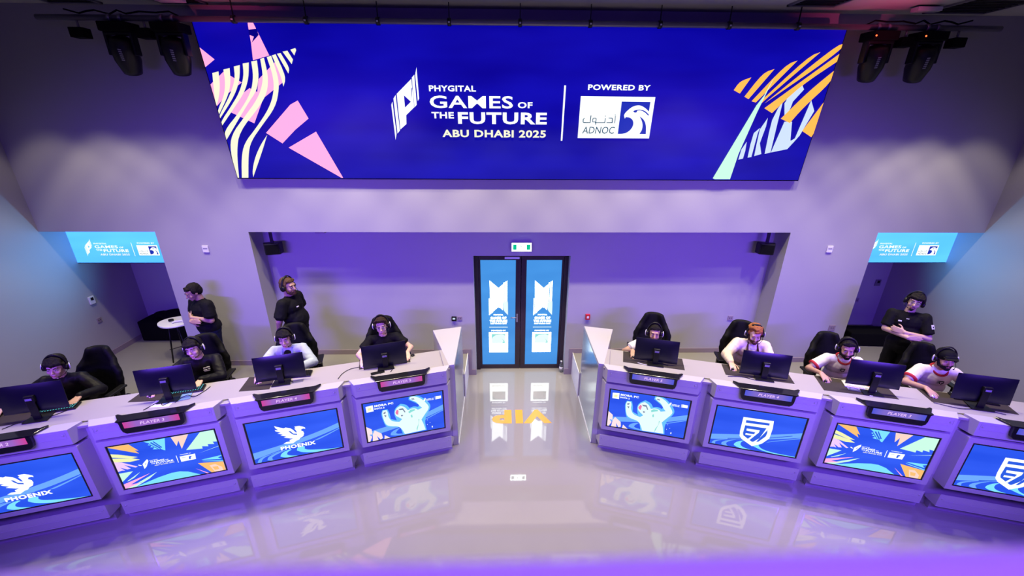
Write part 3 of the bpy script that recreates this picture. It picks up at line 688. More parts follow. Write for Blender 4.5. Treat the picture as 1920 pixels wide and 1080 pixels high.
MB().prism([(-.15, -.14), (.15, -.14), (.10, .14), (-.10, .14)], 0, .62).build('cabinet', matte_black, t, .015)
MB().box(-.13, .13, -.150, -.14, .04, .58).build('grille', black_m, t)
MB().lathe([(.05, -.152), (.035, -.156)], 16, M=Matrix.Translation((0, 0, .32)) @ Matrix.Rotation(R(90), 4, 'X') @ Matrix.Translation((0, 0, .30))).build('badge', grey_m, t)
g = MB().box(-.42, .42, -.16, .16, 0, .26).build('equipment_case', matte_black, None, .02); g.location = (6.30, 6.50, ZP); g.rotation_euler = (0, 0, R(-4))
tag(g, 'low black equipment case behind the standing man in the right passage', 'case')
glass_m = mat('clear_plastic', (.85, .92, 1), rough=.05, trans=.9, noise=.01)
def bottle(loc, label, s=1):
    t = thing('water_bottle', label, 'bottle', loc)
    MB().lathe([(.028*s, 0), (.032*s, .01*s), (.032*s, .13*s), (.026*s, .16*s), (.013*s, .185*s), (.013*s, .20*s)], 14).build('body', glass_m, t)
    MB().lathe([(.0335*s, .06*s), (.0335*s, .11*s)], 14).build('paper_label', scm('azure') if 0 else white_m, t)
    MB().lathe([(.016*s, .198*s), (.016*s, .222*s)], 12).build('cap', white_m, t)
bottle((.725, 6.255, 0), 'small clear water bottle on the floor at the right door jamb', 1.0)
bottle((6.62, 5.78, ZP), 'clear water bottle on the raised floor near the right wall', .9)

# ------------------------------------------------------------------ balcony rail right before the lens
rail = thing('balcony_rail', 'violet lit balcony ledge blurred across the bottom edge', 'railing', (-.30, .19, 3.787), R(.6))
MB().box(-1.6, 1.6, -.35, .0, -.08, 0).build('ledge', white_m, rail, .02)
MB().box(-1.6, 1.6, -.35, -.27, -3.6, -.08).build('parapet', paint, rail)
# ------------------------------------------------------------------ desks: one module per player, in its row's own frame
# local frame of a module: x along the row, -y towards the audience (so y = -o), z up
TVW, TVH = .97, .59
MESH = {}
def cached(key, fn):
    if key not in MESH: MESH[key] = fn()
    return MESH[key]
def part(key, name, fn, mats, parent, bevel=0):
    """every module shares the mesh data of its parts"""
    return link(name, cached(key, lambda: fn().mesh(name, mats)), parent, bevel)
def cheek(h0, h1, of, ob, z0, z1, zb0=None, zb1=None):
    """block with angled cheeks: half width h0 at the front (o=of), h1 at the back (o=ob)"""
    zb0 = z0 if zb0 is None else zb0; zb1 = z1 if zb1 is None else zb1
    v = [(-h0, -of, z0), (h0, -of, z0), (h1, -ob, zb0), (-h1, -ob, zb0), (-h0, -of, z1), (h0, -of, z1), (h1, -ob, zb1), (-h1, -ob, zb1)]
    return MB().add(v, [(3,2,1,0),(4,5,6,7),(0,1,5,4),(1,2,6,5),(2,3,7,6),(3,0,4,7)])
def ledge():
    m_ = cheek(.533, .592, .022, -.10, 1.085, 1.262)
    for sx in (-1, 1):
        a, b = sorted((sx*.300, sx*.510))
        m_.box(a, b, -.026, -.020, 1.165, 1.172); m_.box(a, b, -.0245, -.020, 1.232, 1.238); m_.box(*sorted((sx*.505, sx*.510)), -.0245, -.02, 1.165, 1.238)
    return m_
def bolts(z, xs):
    def f():
        m_ = MB()
        for x in xs: m_.lathe([(.011, 0), (.011, .004), (.006, .006)], 10, M=Matrix.Translation((x, -.022, z)) @ Matrix.Rotation(R(90), 4, 'X'))
        return m_
    return f
def surround():
    m_ = MB(); hw, h1 = .540, .592; o0, o1 = .012, -.10
    z0, z1 = .345, 1.050; a, b, c, d = -TVW/2, TVW/2, .395, .985
    # front ring around the screen opening
    O = [(-hw, z0), (hw, z0), (hw, z1), (-hw, z1)]; I = [(a, c), (b, c), (b, d), (a, d)]
    vs = [(x, -o0, z) for x, z in O]+[(x, -o0, z) for x, z in I]+[(x, .02, z) for x, z in I]
    fs = [(i, (i+1) % 4, 4+(i+1) % 4, 4+i) for i in range(4)]+[(4+i, 4+(i+1) % 4, 8+(i+1) % 4, 8+i) for i in range(4)]
    m_.add(vs, fs)
    B = [(-h1, z0+.03), (h1, z0+.03), (h1, z1), (-h1, z1)]
    m_.add([(x, -o0, z) for x, z in O]+[(x, -o1, z) for x, z in B], [(i, 4+i, 4+(i+1) % 4, (i+1) % 4) for i in range(4)])
    return m_
def kick():
    m_ = cheek(.548, .600, .024, -.085, .092, .268, .12, .150)
    m_.box(-.50, .50, -.028, -.022, .176, .182); m_.box(-.548, .548, -.028, -.022, .262, .268); m_.box(-.548, .548, -.028, -.022, .092, .098)
    return m_
def backp():
    return MB().box(-PT/2, PT/2, .10, .135, 0, 1.236)
def toe(): return MB().box(-.56, .56, .03, .10, 0, .10)
def sign_frame():
    m_ = MB()
    top = [(-.27, -.058), (.27, -.058), (.352, .072), (.338, .090), (.290, .062), (-.290, .062), (-.338, .090), (-.352, .072)]
    low = [(-.27, -.058), (.27, -.058), (.345, .070), (.330, .085), (.285, .058), (-.285, .058), (-.330, .085), (-.345, .070)]
    m_.prism(low, 1.266, 1.284, top=top)
    return m_
def sign_body():
    m_ = MB(); z0, z1 = 1.130, 1.285
    out = [(-.235, z0), (.235, z0), (.262, z0+.022), (.272, z0+.06), (.275, z1-.02), (.30, z1), (-.30, z1), (-.275, z1-.02), (-.272, z0+.06), (-.262, z0+.022)]
    n = len(out); vs = [(x, -.058, z) for x, z in out]+[(x, -.020, z) for x, z in out]
    m_.add(vs, [tuple(range(n)), tuple(range(2*n-1, n-1, -1))]+[(i, n+i, n+(i+1) % n, (i+1) % n) for i in range(n)])
    return m_
def tv_canvas(kind):
    cv = Canvas(TVW-.034, TVH-.034, tv_bg, .00018)
    def pk(data): 
        for k, p in data: cv.poly(k, [(x*TVW-.017, y*TVH-.017) for x, y in p])
    def tx(t, x0, y0, x1, y1, b=.035, k='white'): cv.text(t, x0*TVW-.017, y0*TVH-.017, x1*TVW-.017, y1*TVH-.017, k, b)
    if kind == 'phoenix':
        pk(PHOENIX_ART); tx('PHOENIX', .312, .228, .695, .315, .05)
    elif kind == 'shield': pk(SHIELD_ART)
    elif kind == 'burst':
        pk(BURST_ART)
        tx('PHYGITAL', .322, .545, .398, .560); tx('GAMES', .322, .500, .455, .536); tx('OF', .462, .500, .490, .518); tx('THE', .326, .468, .362, .486)
        tx('FUTURE', .370, .452, .530, .490); tx('ABU DHABI 2025', .348, .418, .535, .440, .03, 'cream'); tx('POWERED BY', .607, .552, .712, .568)
        tx('ADNOC', .612, .478, .658, .50, .0, 'ink')
    else:
        pk(PLAYER_ART); tx('MOBA PC', .145, .862, .372, .912, .05); tx('DOTA 2', .143, .800, .262, .838, .05)
        tx('GAMES OF', .775, .826, .868, .850, .03); tx('THE FUTURE', .775, .798, .868, .822, .03)
    return cv
LIT = {}
def lit_grad(name, c1, c2):
    """display content of the name signs: two colours fading along the strip"""
    if name in LIT: return LIT[name]
    m_ = mat('screen_'+name, (.01, .01, .012), rough=.3, emit=c1, es=1, sample=False); nt = m_.node_tree; b = nt.nodes['Principled BSDF']
    tc = nt.nodes.new('ShaderNodeTexCoord'); sp = nt.nodes.new('ShaderNodeSeparateXYZ'); nt.links.new(tc.outputs['Generated'], sp.inputs[0])
    cr = nt.nodes.new('ShaderNodeValToRGB'); e = cr.color_ramp.elements
    e[0].position = .0; e[0].color = (*c1, 1); e[1].position = 1; e[1].color = (*c1, 1)
    x = e.new(.22); x.color = (*c2, 1); x = e.new(.78); x.color = (*c2, 1)
    nt.links.new(sp.outputs[0], cr.inputs[0]); nt.links.new(cr.outputs[0], b.inputs['Emission Color'])
    LIT[name] = m_; return m_
def desk(side, i, kind, label):
    global PT
    PT = 1.2337 if side == 'L' else 1.2432
    s = (i-5)*PT if side == 'L' else (5-i)*PT
    a = A if side == 'L' else -A
    t = thing('player_desk', label, 'desk', rowpt(side, s, 0), a, 'white player desks with built in screens')
    part('ledge', 'front_ledge', ledge, desk_m, t, .006)
    part('bolt1', 'bolt', bolts(1.205, (-.485,)), desk_m, t); part('bolt2', 'bolt', bolts(1.205, (.485,)), desk_m, t)
    part('surround', 'screen_surround', surround, desk_m, t, .004)
    k = part('kick', 'kick_panel', kick, desk_m, t, .005)
    part('bolt3', 'bolt', bolts(.205, (-.515,)), desk_m, t); part('bolt4', 'bolt', bolts(.205, (.515,)), desk_m, t)
    part('backp'+side, 'back_panel', backp, desk_m, t); part('toe', 'plinth', toe, desk_m, t)
    part('bez', 'screen_bezel', lambda: MB().box(-TVW/2, TVW/2, -.004, .04, .395, .985), gloss_black, t)
    cv = cached('tv'+kind, lambda: tv_canvas(kind)); me = cached('tvm'+kind, lambda: cv.mb.mesh('display', cv.mats))
    g = link('display', me, t); g.location = (-TVW/2+.017, -.005, .395+.017)
    sg = part('sign', 'name_sign', sign_body, gloss_black, t, .004)
    part('signtop', 'sign_cover', sign_frame, gloss_black, sg, .004)
    lm = lit_grad('sign_magenta', (.60, .05, .30), (.32, .13, .56)) if side == 'L' else lit_grad('sign_blue', (.07, .09, .68), (.20, .14, .58))
    part('lit'+side, 'lit_strip', lambda: MB().box(-.238, .238, -.0595, -.0575, 1.198, 1.268), lm, sg)
    def txt():
        c = Canvas(.22, .06, None, .0003); c.text('PLAYER %d' % i, 0, .008, .205, .042, glow('sign_text', (.85, .55, 1.0)), .02, .18); return c
    c = cached('pt%d' % i, txt); g = link('lettering', cached('ptm%d' % i, lambda: c.mb.mesh('lettering', [glow('sign_text', (.85, .55, 1.0))])), sg); g.location = (-.10, -.0598, 1.208)
    return t
mk_ = [('L', 2, 'phoenix', 'white player desk with phoenix screen at the left edge of the photo'),
       ('L', 3, 'burst', 'white player desk with colourful burst screen, left row, magenta sign PLAYER 3'),
       ('L', 4, 'phoenix', 'white player desk with phoenix screen and magenta sign PLAYER 4'),
       ('L', 5, 'player', 'white player desk with cheering white figure screen and magenta sign PLAYER 5'),
       ('R', 5, 'player', 'white player desk with cheering white figure screen and blue sign PLAYER 5'),
       ('R', 4, 'shield', 'white player desk with E7 shield screen and blue sign PLAYER 4'),
       ('R', 3, 'burst', 'white player desk with colourful burst screen, right row, blue sign PLAYER 3'),
       ('R', 2, 'shield', 'white player desk with E7 shield screen at the right edge of the photo')]
for q in mk_: desk(*q)
# the worktops and the wedge shaped end walls
for side, sx in (('L', -1), ('R', 1)):
    PT = 1.2337 if side == 'L' else 1.2432
    a = A if side == 'L' else -A
    n = -sx
    e0 = n*.585; e1 = sx*(3.5*PT+.02)
    wt = MB(); x0, x1 = sorted((e0, e1))
    wt.box(x0, x1, .10, .548, 1.205, 1.236)
    wt.box(*sorted((n*.520, n*.585)), .10, .50, 1.236, 1.262)
    wt.box(x0, x1, .05, .10, 1.205, 1.236)
    g = wt.build('worktop', top_m, None, .005); g.location = rowpt(side, 0, 0); g.rotation_euler = (0, 0, a)
    tag(g, 'long cream worktop running along the %s row of desks' % ('left' if sx < 0 else 'right'), 'worktop')
    f1, f2 = rowpt(side, n*.650, -.090), rowpt(side, n*.582, -.090)
    b1, b2 = Vector((sx*.920, 5.530, 0)), rowpt(side, n*.506, -1.105)
    t = thing('divider_wall', 'tapered white end wall of the %s desk row beside the aisle' % ('left' if sx < 0 else 'right'), 'divider', (sx*.95, 5.0, 0))
    o = Vector((sx*.95, 5.0, 0))
    pts = [tuple((p-o).xy) for p in (f1, f2, b2, b1)]
    MB().prism(pts, 0, 1.2645).build('body', desk_m, t, .004)
    d = (b1-f1); d.z = 0; nn = Vector((d.y, -d.x, 0)).normalized()*(-sx)
    if nn.x*sx > 0: nn = -nn
    q = [f1-o+nn*.001, b1-o+nn*.001, b1-o+nn*.006, f1-o+nn*.006]
    MB().prism([tuple(p.xy) for p in q], .0, 1.235).build('side_panel', steel_m, t)
    MB().prism([tuple(p.xy) for p in (f1-o+nn*.001, b1-o+nn*.001, b1-o+nn*.012, f1-o+nn*.012)], 0, .02).build('edge_trim', white_m, t)

# ------------------------------------------------------------------ things on the worktops
ZT = 1.236
def onrow(side, i, s, o, z=ZT):
    PT = 1.2337 if side == 'L' else 1.2432
    sc = (i-5)*PT if side == 'L' else (5-i)*PT
    return rowpt(side, sc+s, o, z)
ra = lambda side: A if side == 'L' else -A
WHO = {('L', 2): 'leftmost player', ('L', 3): 'player with white chest marks', ('L', 4): 'player in pale denim jacket', ('L', 5): 'player with glasses in black tee',
       ('R', 5): 'player hidden to the moustache', ('R', 4): 'ginger bearded player', ('R', 3): 'bareheaded player in red collared jersey', ('R', 2): 'player in black cap'}
badge_m = mat('badge_grey', (.28, .26, .34), rough=.4, noise=.03)
def mon_panel():
    m_ = MB(); W_, H_ = .262, .152; n = 12
    m_.box(-W_, W_, .002, .012, -H_, H_)
    vs = [(-W_+2*W_*i/n, -.002-.017*(1-(2*i/n-1)**4)*(1-(2*j/n-1)**4)+.004, -H_+2*H_*j/n) for j in range(n+1) for i in range(n+1)]
    m_.add(vs, [(j*(n+1)+i, j*(n+1)+i+1, (j+1)*(n+1)+i+1, (j+1)*(n+1)+i) for j in range(n) for i in range(n)], 0, True)
    return m_
def monitor(side, i, s, zc, o=-.335, yaw=0):
    p = onrow(side, i, s, o); t = thing('computer_monitor', 'black monitor seen from behind, in front of the %s' % WHO[(side, i)], 'monitor', p, ra(side)+R(yaw), 'black monitors on the worktops')
    dz = zc-ZT; Mt = Matrix.Translation((0, 0, dz)) @ Matrix.Rotation(R(-6), 4, 'X')
    g = link('screen_shell', cached('mon', lambda: mon_panel().mesh('screen_shell', mon_m)), t, .004); g.matrix_local = Mt
    g = link('display', cached('mond', lambda: MB().box(-.252, .252, .0125, .0135, -.142, .142).mesh('display', glow('player_view', (.80, .30, .62), .9, sample=True))), t); g.matrix_local = Mt
    st = MB(); st.box(-.034, .034, -.050, -.034, .01, dz+.03); st.box(-.038, .038, -.046, -.014, dz-.03, dz+.045)
    st.build('stand', black_m, t, .005)
    MB().box(-.026, .026, -.0530, -.0495, dz+.000, dz+.022).build('stand_badge', badge_m, t)
    f = MB(); f.prism([(-.10, -.10), (.10, -.10), (.085, .05), (-.085, .05)], .005, .014)
    f.build('foot', black_m, t)
    return t
for q in (('L', 2, .131, 1.468, 0), ('L', 3, .024, 1.464, 0), ('L', 4, -.105, 1.428, 0), ('L', 5, -.173, 1.395, 2), ('R', 5, .044, 1.412, 0), ('R', 4, .044, 1.412, 0), ('R', 3, -.093, 1.462, 0), ('R', 2, -.334, 1.450, 0)):
    monitor(q[0], q[1], q[2], q[3], yaw=q[4])
def mat_(side, i, pts, wide=''):
    g = MB().prism(pts, 0, .004).build('desk_mat', pad_m); g.location = onrow(side, i, 0, 0); g.rotation_euler = (0, 0, ra(side))
    tag(g, 'dark brown desk mat under the hands of the %s' % WHO[(side, i)], 'desk mat', 'desk mats')
    return g
E4 = lambda s0, s1, o0, o1: [(s0, -o0), (s1, -o0), (s1, -o1), (s0, -o1)]
mat_('L', 2, [(-.40, .27), (.20, .27), (.23, .54), (-.37, .54)]); mat_('L', 3, [(-.391, .373), (-.03, .30), (.02, .52), (-.34, .54)]); mat_('L', 4, [(-.537, .255), (-.219, .205), (-.20, .49), (-.50, .54)])
mat_('L', 5, E4(-.49, .13, -.35, -.525)); mat_('R', 5, E4(-.35, .395, -.25, -.528)); mat_('R', 4, E4(-.375, .372, -.278, -.528))
mat_('R', 3, [(-.587, .225), (.15, .245), (.155, .52), (-.575, .535)]); mat_('R', 2, [(-.76, .29), (-.01, .262), (.01, .51), (-.77, .54)])
def keyboard(side, i, s, o, yaw, white=False, lit=None, w_=.37, label=''):
    t = thing('keyboard', label, 'keyboard', onrow(side, i, s, o, ZT+.0045), ra(side)+R(yaw), 'keyboards on the desk mats')
    MB().box(-w_/2, w_/2, -.062, .062, .0, .016).build('case', white_m if white else black_m, t, .004)
    kb = MB(); nx = int(w_/.024); gl = MB()
    for r_ in range(5):
        for c in range(nx):
            x = -w_/2+.012+(c+.5)*(w_-.024)/nx; y = -.046+r_*.023
            kb.box(x-.0095, x+.0095, y-.009, y+.009, .016, .024)
            if lit: gl.box(x-.005, x+.005, y-.0045, y+.0045, .0240, .0246)
    kk = kb.build('keys', (white_m if white else black_m), t); kk['kind'] = 'stuff'
    if lit: g = gl.build('key_lights', lit, t); g['kind'] = 'stuff'
    return t
teal_l = glow('key_teal', (.10, .75, .85)); dim_l = glow('key_white', (.55, .6, .7))
keyboard('L', 2, .20, -.440, 2, lit=teal_l, w_=.36, label='black keyboard with teal key lights beside the leftmost monitor')
keyboard('L', 3, .12, -.430, 2, lit=teal_l, w_=.38, label='black keyboard with teal key lights under the sleeve of the player with white chest marks')
keyboard('L', 4, .03, -.43, -6, lit=None, w_=.34, label='black keyboard behind the monitor of the denim jacket player')
keyboard('L', 5, -.02, -.46, 4, white=True, w_=.24, label='small white keyboard of the player with glasses')
keyboard('R', 5, .02, -.43, 0, lit=dim_l, w_=.34, label='black keyboard behind the monitor nearest the aisle, right row')
keyboard('R', 4, .05, -.43, 0, lit=dim_l, w_=.34, label='black keyboard behind the monitor of the ginger bearded player')
keyboard('R', 3, -.17, -.405, -6, white=True, w_=.30, label='white keyboard between two mats, before the red collared jersey player')
keyboard('R', 2, -.29, -.455, -4, lit=dim_l, w_=.40, label='black keyboard before the player in the black cap')
def mouse(side, i, s, o, yaw, label, white=False):
    t = thing('computer_mouse', label, 'mouse', onrow(side, i, s, o, ZT+.004), ra(side)+R(yaw), 'computer mice under the hands')
    b = MB().ell((0, 0, .010), (.028, .050, .020))
    b.build('shell', white_m if white else black_m, t)
    MB().box(-.004, .004, -.045, -.02, .022, .028).build('wheel', grey_m, t)
HANDS = {('L', 2): ((-.30, -.47), (.323, -.50)), ('L', 3): ((-.20, -.46), (.23, -.49)), ('L', 4): ((-.375, -.415), (.05, -.47)), ('L', 5): ((-.44, -.42), (.10, -.45)),
         ('R', 5): ((-.225, -.425), (.10, -.46)), ('R', 4): ((-.268, -.450), (.12, -.47)), ('R', 3): ((-.50, -.46), (-.05, -.42)), ('R', 2): ((-.70, -.43), (-.20, -.47))}
for (sd, i), ((sr, orr), _) in HANDS.items():
    mouse(sd, i, sr, orr+.012, random.uniform(-6, 6), 'computer mouse under the right hand of the %s' % WHO[(sd, i)], (sd, i) in (('L', 5), ('R', 2)))
def cable(side, i, pts, label, m_=black_m, r=.0035):
    p = [onrow(side, i, s, o, ZT+.006) for s, o in pts]
    out = []
    for k in range(len(p)-1):
        p0, p1, p2, p3 = p[max(k-1, 0)], p[k], p[k+1], p[min(k+2, len(p)-1)]
        for q in range(6):
            t_ = q/6; out.append(.5*((2*p1)+(p2-p0)*t_+(2*p0-5*p1+4*p2-p3)*t_**2+(3*p1-p0-3*p2+p3)*t_**3))
    out.append(p[-1])
    tag(MB().tube(out, r, 6).build('cable', m_), label, 'cable', 'cables on the worktops')
cable('L', 2, [(-.1, -.20), (.02, -.30), (.12, -.26), (.25, -.33), (.33, -.40)], 'thin black cable below the leftmost monitor')
cable('L', 3, [(-.16, -.16), (-.06, -.28), (.0, -.20), (.10, -.30)], 'thin black cable left of the second monitor foot, left row')
cable('L', 3, [(.10, -.22), (.17, -.33), (.26, -.28), (.33, -.37), (.36, -.45)], 'thin black cable curling by the teal keyboard of the player with white chest marks')
cable('L', 4, [(.02, -.27), (-.05, -.36), (-.12, -.33)], 'short black cable at the foot of the denim player monitor')
cable('L', 5, [(-.49, -.40), (-.60, -.38), (-.68, -.30), (-.72, -.20)], 'black cable leaving the mat of the player with glasses')
cable('L', 5, [(-.24, -.17), (-.20, -.30), (-.10, -.25), (-.12, -.18)], 'black cable looping at the foot of the monitor nearest the aisle, left row')
cable('R', 5, [(-.17, -.27), (-.05, -.25), (.0, -.31), (.06, -.26)], 'white cable before the monitor nearest the aisle, right row', white_m)
cable('R', 5, [(.02, -.30), (.10, -.36), (.20, -.29)], 'black cable on the mat nearest the aisle, right row')
cable('R', 4, [(-.36, -.24), (-.20, -.27), (-.05, -.24), (.02, -.30)], 'black cable before the monitor of the ginger player')
cable('R', 3, [(-.30, -.30), (-.26, -.36), (-.16, -.30), (-.10, -.36)], 'black cable on the white keyboard player mat')
cable('R', 3, [(-.16, -.25), (-.13, -.32), (-.08, -.27), (-.12, -.23), (-.16, -.27)], 'white cable coiled at a monitor foot, right row', white_m)
cable('R', 2, [(-.76, -.27), (-.55, -.22), (-.35, -.26), (-.15, -.22)], 'black cable along the mat of the player in the cap')
for sd, i, s, o, w_, h_, yaw, m_, lb, nm in (('L', 3, .10, -.30, .24, .13, 8, mat('blue_paper', (.18, .32, .42), rough=.4), 'blue sheet lying under the monitor foot, left row', 'paper_sheet'),
                                      ('L', 3, -.02, -.26, .20, .16, -12, white_m, 'white sheet half under the blue sheet, left row', 'paper_sheet'),
                                      ('L', 4, .06, -.285, .13, .05, 4, grey_m, 'flat grey strip beside the denim player monitor foot', 'wrist_rest'),
                                      ('R', 3, -.24, -.34, .14, .09, -5, grey_m, 'small grey card before the white keyboard', 'card'),
                                      ('L', 5, -.27, -.21, .16, .06, 8, black_m, 'flat black pad at the foot of the monitor nearest the aisle', 'pad')):
    g = MB().box(-w_/2, w_/2, -h_/2, h_/2, 0, .0025).build(nm, m_); g.location = onrow(sd, i, s, o, ZT+(.0005 if i != 3 or nm == 'card' else (.003 if m_ is not white_m else .0))+(.0045 if sd == 'R' else 0)); g.rotation_euler = (0, 0, ra(sd)+R(yaw))
    tag(g, lb, {'paper_sheet': 'paper', 'wrist_rest': 'wrist rest', 'card': 'card', 'pad': 'pad'}[nm])
g = MB().lathe([(.022, 0), (.026, .004), (.024, .016), (.012, .02)], 12).build('puck', black_m); g.location = onrow('L', 5, .17, -.50); tag(g, 'small black puck at the right end of the mat of the player with glasses', 'puck')
# ------------------------------------------------------------------ gaming chairs
def chair_back():
    m_ = MB(); zs = [(.44, .20), (.52, .235), (.62, .25), (.72, .262), (.81, .258), (.88, .225), (.95, .180), (1.02, .140), (1.07, .115)]
    for j in range(len(zs)-1):
        (z0, w0), (z1, w1) = zs[j], zs[j+1]
        y0 = -.20-(z0-.44)*.16; y1 = -.20-(z1-.44)*.16
        n = 5
        for k in range(-n, n+1):
            a = k/n; f0 = abs(a)**3*.09*(1 if z0 < .95 else .55); f1 = abs(a)**3*.09*(1 if z1 < .95 else .55)
            m_.cap((a*w0*.9*.95, y0+f0, z0), (a*w1*.9, y1+f1, z1), .038, .036)
    return m_
def chair_seat():
    m_ = MB()
    for k in range(-3, 4): m_.cap((k*.062, -.20, .415), (k*.062, .22, .42), .048)
    for sx in (-1, 1): m_.cap((sx*.225, -.16, .44), (sx*.225, .22, .44), .045)
    return m_
CH = {}
def chair(p, rz, label):
    t = thing('gaming_chair', label, 'chair', p, rz, 'black gaming chairs')
    if not CH:
        CH['b'] = remeshed('backrest', chair_back(), chair_m, t, .012, 8); CH['s'] = remeshed('seat', chair_seat(), chair_m, t, .012, 4)
        a = MB(); a.box(-.04, .04, -.12, .14, .0, .028)
        q = MB(); q.box(-.02, .02, -.02, .03, -.22, .0); q.box(-.02, .12, -.02, .03, -.245, -.22)
        CH['a'] = a.mesh('armrest', black_m); CH['q'] = q.mesh('arm_support', black_m)
        g = MB().lathe([(.03, .10), (.03, .22), (.022, .22), (.022, .37), (.12, .38)], 14); CH['c'] = g.mesh('gas_lift', black_m)
        CH['l'] = MB().tube([(0, 0, .10), (.27, 0, .065)], [.028, .018], 8).mesh('base_leg', black_m)
        CH['w'] = MB().lathe([(.028, -.018), (.028, .018)], 12, M=Matrix.Rotation(R(90), 4, 'X')).mesh('caster', black_m)
    else:
        for k in 'bs': o = CH[k].copy(); COL.objects.link(o); o.parent = t
    for sx in (-1, 1):
        o = link('armrest', CH['a'], t, .01); o.location = (sx*.30, .02, .645)
        q = link('arm_support', CH['q'], o); q.scale = (1, 1, 1)
        if sx > 0: q.rotation_euler = (0, 0, R(180))
    link('gas_lift', CH['c'], t)
    for k in range(5):
        o = link('base_leg', CH['l'], t); o.rotation_euler = (0, 0, R(72*k+20)); c = link('caster', CH['w'], o); c.location = (.27, 0, .028)
    return t

# ------------------------------------------------------------------ people
def skin(n, c): return mat('skin_'+n, c, rough=.5, noise=.06, nscale=20)
def cloth(n, c, r=.8): return mat('cloth_'+n, c, rough=r, spec=.18, noise=.10, nscale=14, bump=.25, bscale=25)
def hairm(n, c): return mat('hair_'+n, c, rough=.75, spec=.15, noise=.35, nscale=45, bump=.5, bscale=70)
def ik(S, T, l1, l2, pole):
    S, T, pole = Vector(S), Vector(T), Vector(pole); d = T-S; L = d.length
    if L > (l1+l2)*.995: T = S+d.normalized()*(l1+l2)*.995; d = T-S; L = d.length
    a = (l1*l1-l2*l2+L*L)/(2*L); h_ = math.sqrt(max(l1*l1-a*a, 0)); u = d/L
    p = pole-u*pole.dot(u); p.normalize()
    return S+u*a+p*h_, T
def hand(m_, W, d, n, thumb, k, curl=.5):
    """palm of four bones, four unequal fingers, a thumb from the side of the palm"""
    d = Vector(d).normalized(); n = Vector(n); n = (n-d*n.dot(d)).normalized(); s = d.cross(n)*thumb; W = Vector(W)
    for q, L in ((-1.5, .078), (-.5, .084), (.5, .086), (1.5, .082)):
        m_.cap(W+s*q*.012*k, W+d*L*k+s*q*.0205*k, .0165*k, .0125*k)
    for q, base, L in ((-1.5, .078, .052), (-.5, .084, .066), (.5, .086, .072), (1.5, .082, .064)):
        p = W+d*base*k+s*q*.0205*k; dd = (d+s*q*.07).normalized()
        for j, f in enumerate((.45, .32, .23)):
            an = curl*(.35+j*.55); v = dd*math.cos(an)-n*math.sin(an); p2 = p+v*L*f*k*1.05
            m_.cap(p, p2, (.0098-j*.0008)*k, (.0090-j*.0008)*k); p = p2
    p = W+d*.022*k+s*.026*k
    for L, v in ((.045, d*.55+s*.75-n*.25), (.030, d*.85+s*.45-n*.35), (.022, d*.95+s*.1-n*.4)):
        v = v.normalized(); p2 = p+v*L*k; m_.cap(p, p2, .0125*k if L > .04 else .0105*k, .0098*k); p = p2
